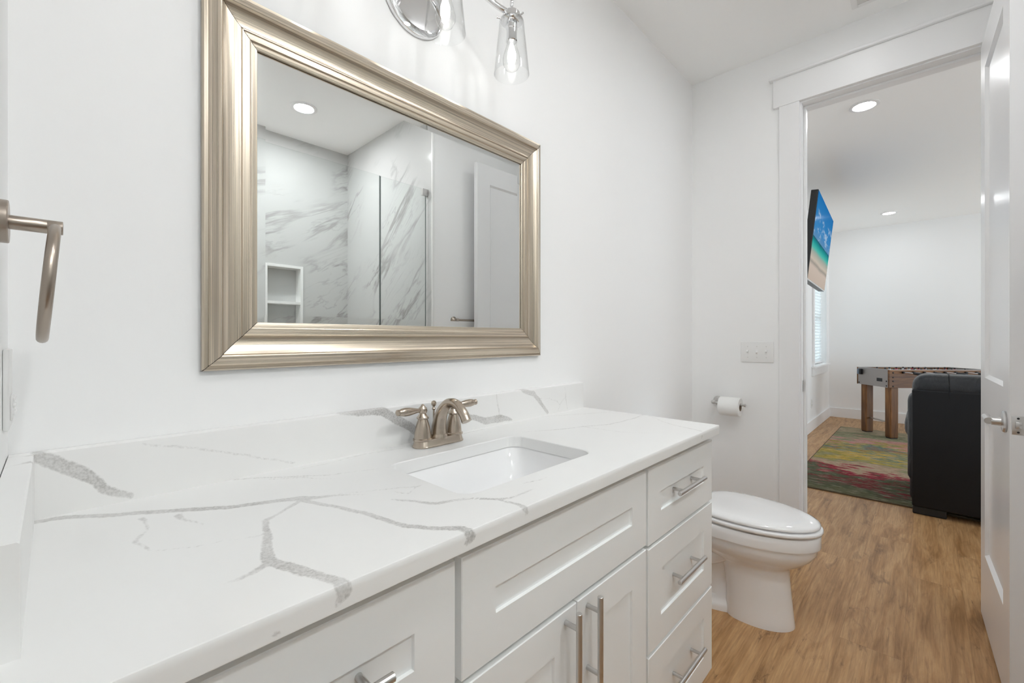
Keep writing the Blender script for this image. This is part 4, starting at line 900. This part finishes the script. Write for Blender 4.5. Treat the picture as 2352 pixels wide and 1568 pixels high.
for z in (ZB + 0.02, ZB + 0.08, ZB + 0.125, ZB + 0.18):
    q = nb(); lathe(q, [(0.009, 0), (0.009, 0.003), (0.004, 0.006)], FT @ Vector((0.045, 0, z)), FT.to_3x3() @ Vector((0, -1, 0)), 12); link('bolt', q, 'black', ft, 40)
for lx in (0.035, LT - 0.125):
    for ly in (0.022, WT - 0.112):
        q = nb(); box(q, lx, lx + 0.09, ly, ly + 0.09, 0.020, ZB + 0.008, 0.010, 3, mx=FT); lg = link('leg', q, 'foos_wood', ft)
        q = nb(); box(q, lx + 0.005, lx + 0.085, ly + 0.005, ly + 0.085, 0.0115, 0.020, 0.004, mx=FT); link('foot', q, 'rubber', lg)
for lx in (0.08, LT - 0.08):
    q = nb(); cyl(q, FT @ Vector((lx, 0.10, 0.20)), FT @ Vector((lx, WT - 0.10, 0.20)), 0.009, 12); link('stretcher', q, 'steel', ft, 40)
counts = [3, 2, 3, 5, 5, 3, 2, 3]; teams = 'wwrwrwrr'
for i in range(8):
    x = 0.155 + i * (LT - 0.31) / 7; near = i % 2 == 0; zr = ZT - 0.028
    y0, y1 = (-0.16, WT + 0.09) if near else (-0.10, WT + 0.16)
    q = nb(); cyl(q, FT @ Vector((x, y0, zr)), FT @ Vector((x, y1, zr)), 0.0062, 12); rd = link('rod', q, 'rod', ft, 40)
    q = nb()
    if near: cyl(q, FT @ Vector((x, -0.265, zr)), FT @ Vector((x, -0.155, zr)), 0.0155, 14, 0.003)
    else: cyl(q, FT @ Vector((x, WT + 0.155, zr)), FT @ Vector((x, WT + 0.24, zr)), 0.0155, 14, 0.003)
    link('handle', q, 'rubber', rd, 40)
    for yy in (-0.012, WT + 0.012):
        q = nb(); cyl(q, FT @ Vector((x, yy - 0.012, zr)), FT @ Vector((x, yy + 0.012, zr)), 0.013, 12); link('bushing', q, 'black', rd, 40)
    for k in range(counts[i]):
        yy = WT * (k + 1) / (counts[i] + 1); q = nb(); mk = 'player_white' if teams[i] == 'w' else 'player_red'
        box(q, x - 0.009, x + 0.009, yy - 0.013, yy + 0.013, zr - 0.07, zr + 0.018, 0.004, mx=FT)
        box(q, x - 0.010, x + 0.010, yy - 0.016, yy + 0.016, zr + 0.000, zr + 0.022, 0.004, mx=FT); pl = link('player', q, mk, rd)
        q = nb(); lathe(q, [(0.004, 0), (0.009, 0.005), (0.010, 0.011), (0.007, 0.018), (0.001, 0.020)], FT @ Vector((x, yy, zr + 0.021)), (0, 0, 1), 12); b2 = link('player_head', q, 'black', rd, 60)

ft.location = (7.0016, -0.9802, FZ); ft.scale = (0.946,) * 3
# sofa (recliner loveseat) seen from behind
so = thing('sofa', (4.55, -1.75, 0), 'charcoal leather sofa with its back to the bathroom door', 'sofa')
SX, SY0, SY1 = 4.10, -0.948, -2.62
def soft(nm, m, x0, x1, y0, y1, z0, z1, bev, seg=5, par=None, tilt=0.0):
    q = nb(); mx = None
    if tilt: mx = Matrix.Translation((x0, 0, z0)) @ Matrix.Rotation(tilt, 4, 'Y') @ Matrix.Translation((-x0, 0, -z0))
    box(q, x0, x1, y0, y1, z0, z1, bev, seg, mx=mx); return link(nm, q, m, par or so, 45)
soft('back_panel', 'leather_back', SX, SX + 0.10, SY0 - 0.012, SY1 + 0.012, 0.055, 0.862, 0.012, 3)
soft('arm', 'leather', SX + 0.06, 5.00, SY0, SY0 - 0.21, 0.06, 0.55, 0.05); soft('arm', 'leather', SX + 0.06, 5.00, SY1, SY1 + 0.21, 0.06, 0.55, 0.05)
soft('arm_cushion', 'leather', SX + 0.30, 5.02, SY0 + 0.035, SY0 - 0.25, 0.44, 0.665, 0.09); soft('arm_cushion', 'leather', SX + 0.30, 5.02, SY1 - 0.035, SY1 + 0.25, 0.44, 0.665, 0.09)
mid = (SY0 + SY1) / 2
soft('back_side', 'leather', SX + 0.05, SX + 0.30, SY0 + 0.012, SY0 - 0.12, 0.20, 0.83, 0.055); soft('back_side', 'leather', SX + 0.05, SX + 0.30, SY1 - 0.012, SY1 + 0.12, 0.20, 0.83, 0.055)
for y0, y1 in ((SY0 - 0.012, mid + 0.002), (mid - 0.002, SY1 + 0.012)):
    soft('back_cushion', 'leather', SX + 0.005, SX + 0.34, y0, y1, 0.78, 0.965, 0.085, 6)
    soft('back_cushion', 'leather', SX + 0.11, SX + 0.38, y0 - 0.2 if y0 > mid else y0, y1 if y0 > mid else y1 + 0.2, 0.42, 0.80, 0.06)
    soft('seat_cushion', 'leather', SX + 0.32, 5.06, y0 - 0.2 if y0 > mid else y0, y1 if y0 > mid else y1 + 0.2, 0.30, 0.49, 0.07)
q = nb(); tube(q, bez([(SX + 0.004, -1.145, 0.80), (SX + 0.004, -1.145, 0.87), (SX + 0.03, -1.145, 0.94), (SX + 0.09, -1.145, 0.966), (SX + 0.30, -1.145, 0.966)], 6), 0.004, 8); link('seam', q, 'leather_back', so, 60)
soft('base', 'leather_back', SX + 0.10, 4.98, SY0 - 0.02, SY1 + 0.02, 0.055, 0.30, 0.01, 2)
for y in (SY0 - 0.10, SY1 + 0.10):
    for x in (SX + 0.07, 4.90):
        q = nb(); box(q, x - 0.05, x + 0.05, y - 0.085, y + 0.085, 0.0118 if x > 4.24 else 0.0005, 0.056, 0.008); link('foot', q, 'black', so)
so.location = (4.3043, -1.7111, FZ); so.scale = (0.946,) * 3

# lower the set so that the floor lies at z = 0
for o in list(COL.objects):
    if o.parent is None and o.type != 'CAMERA': o.location.z -= FZ
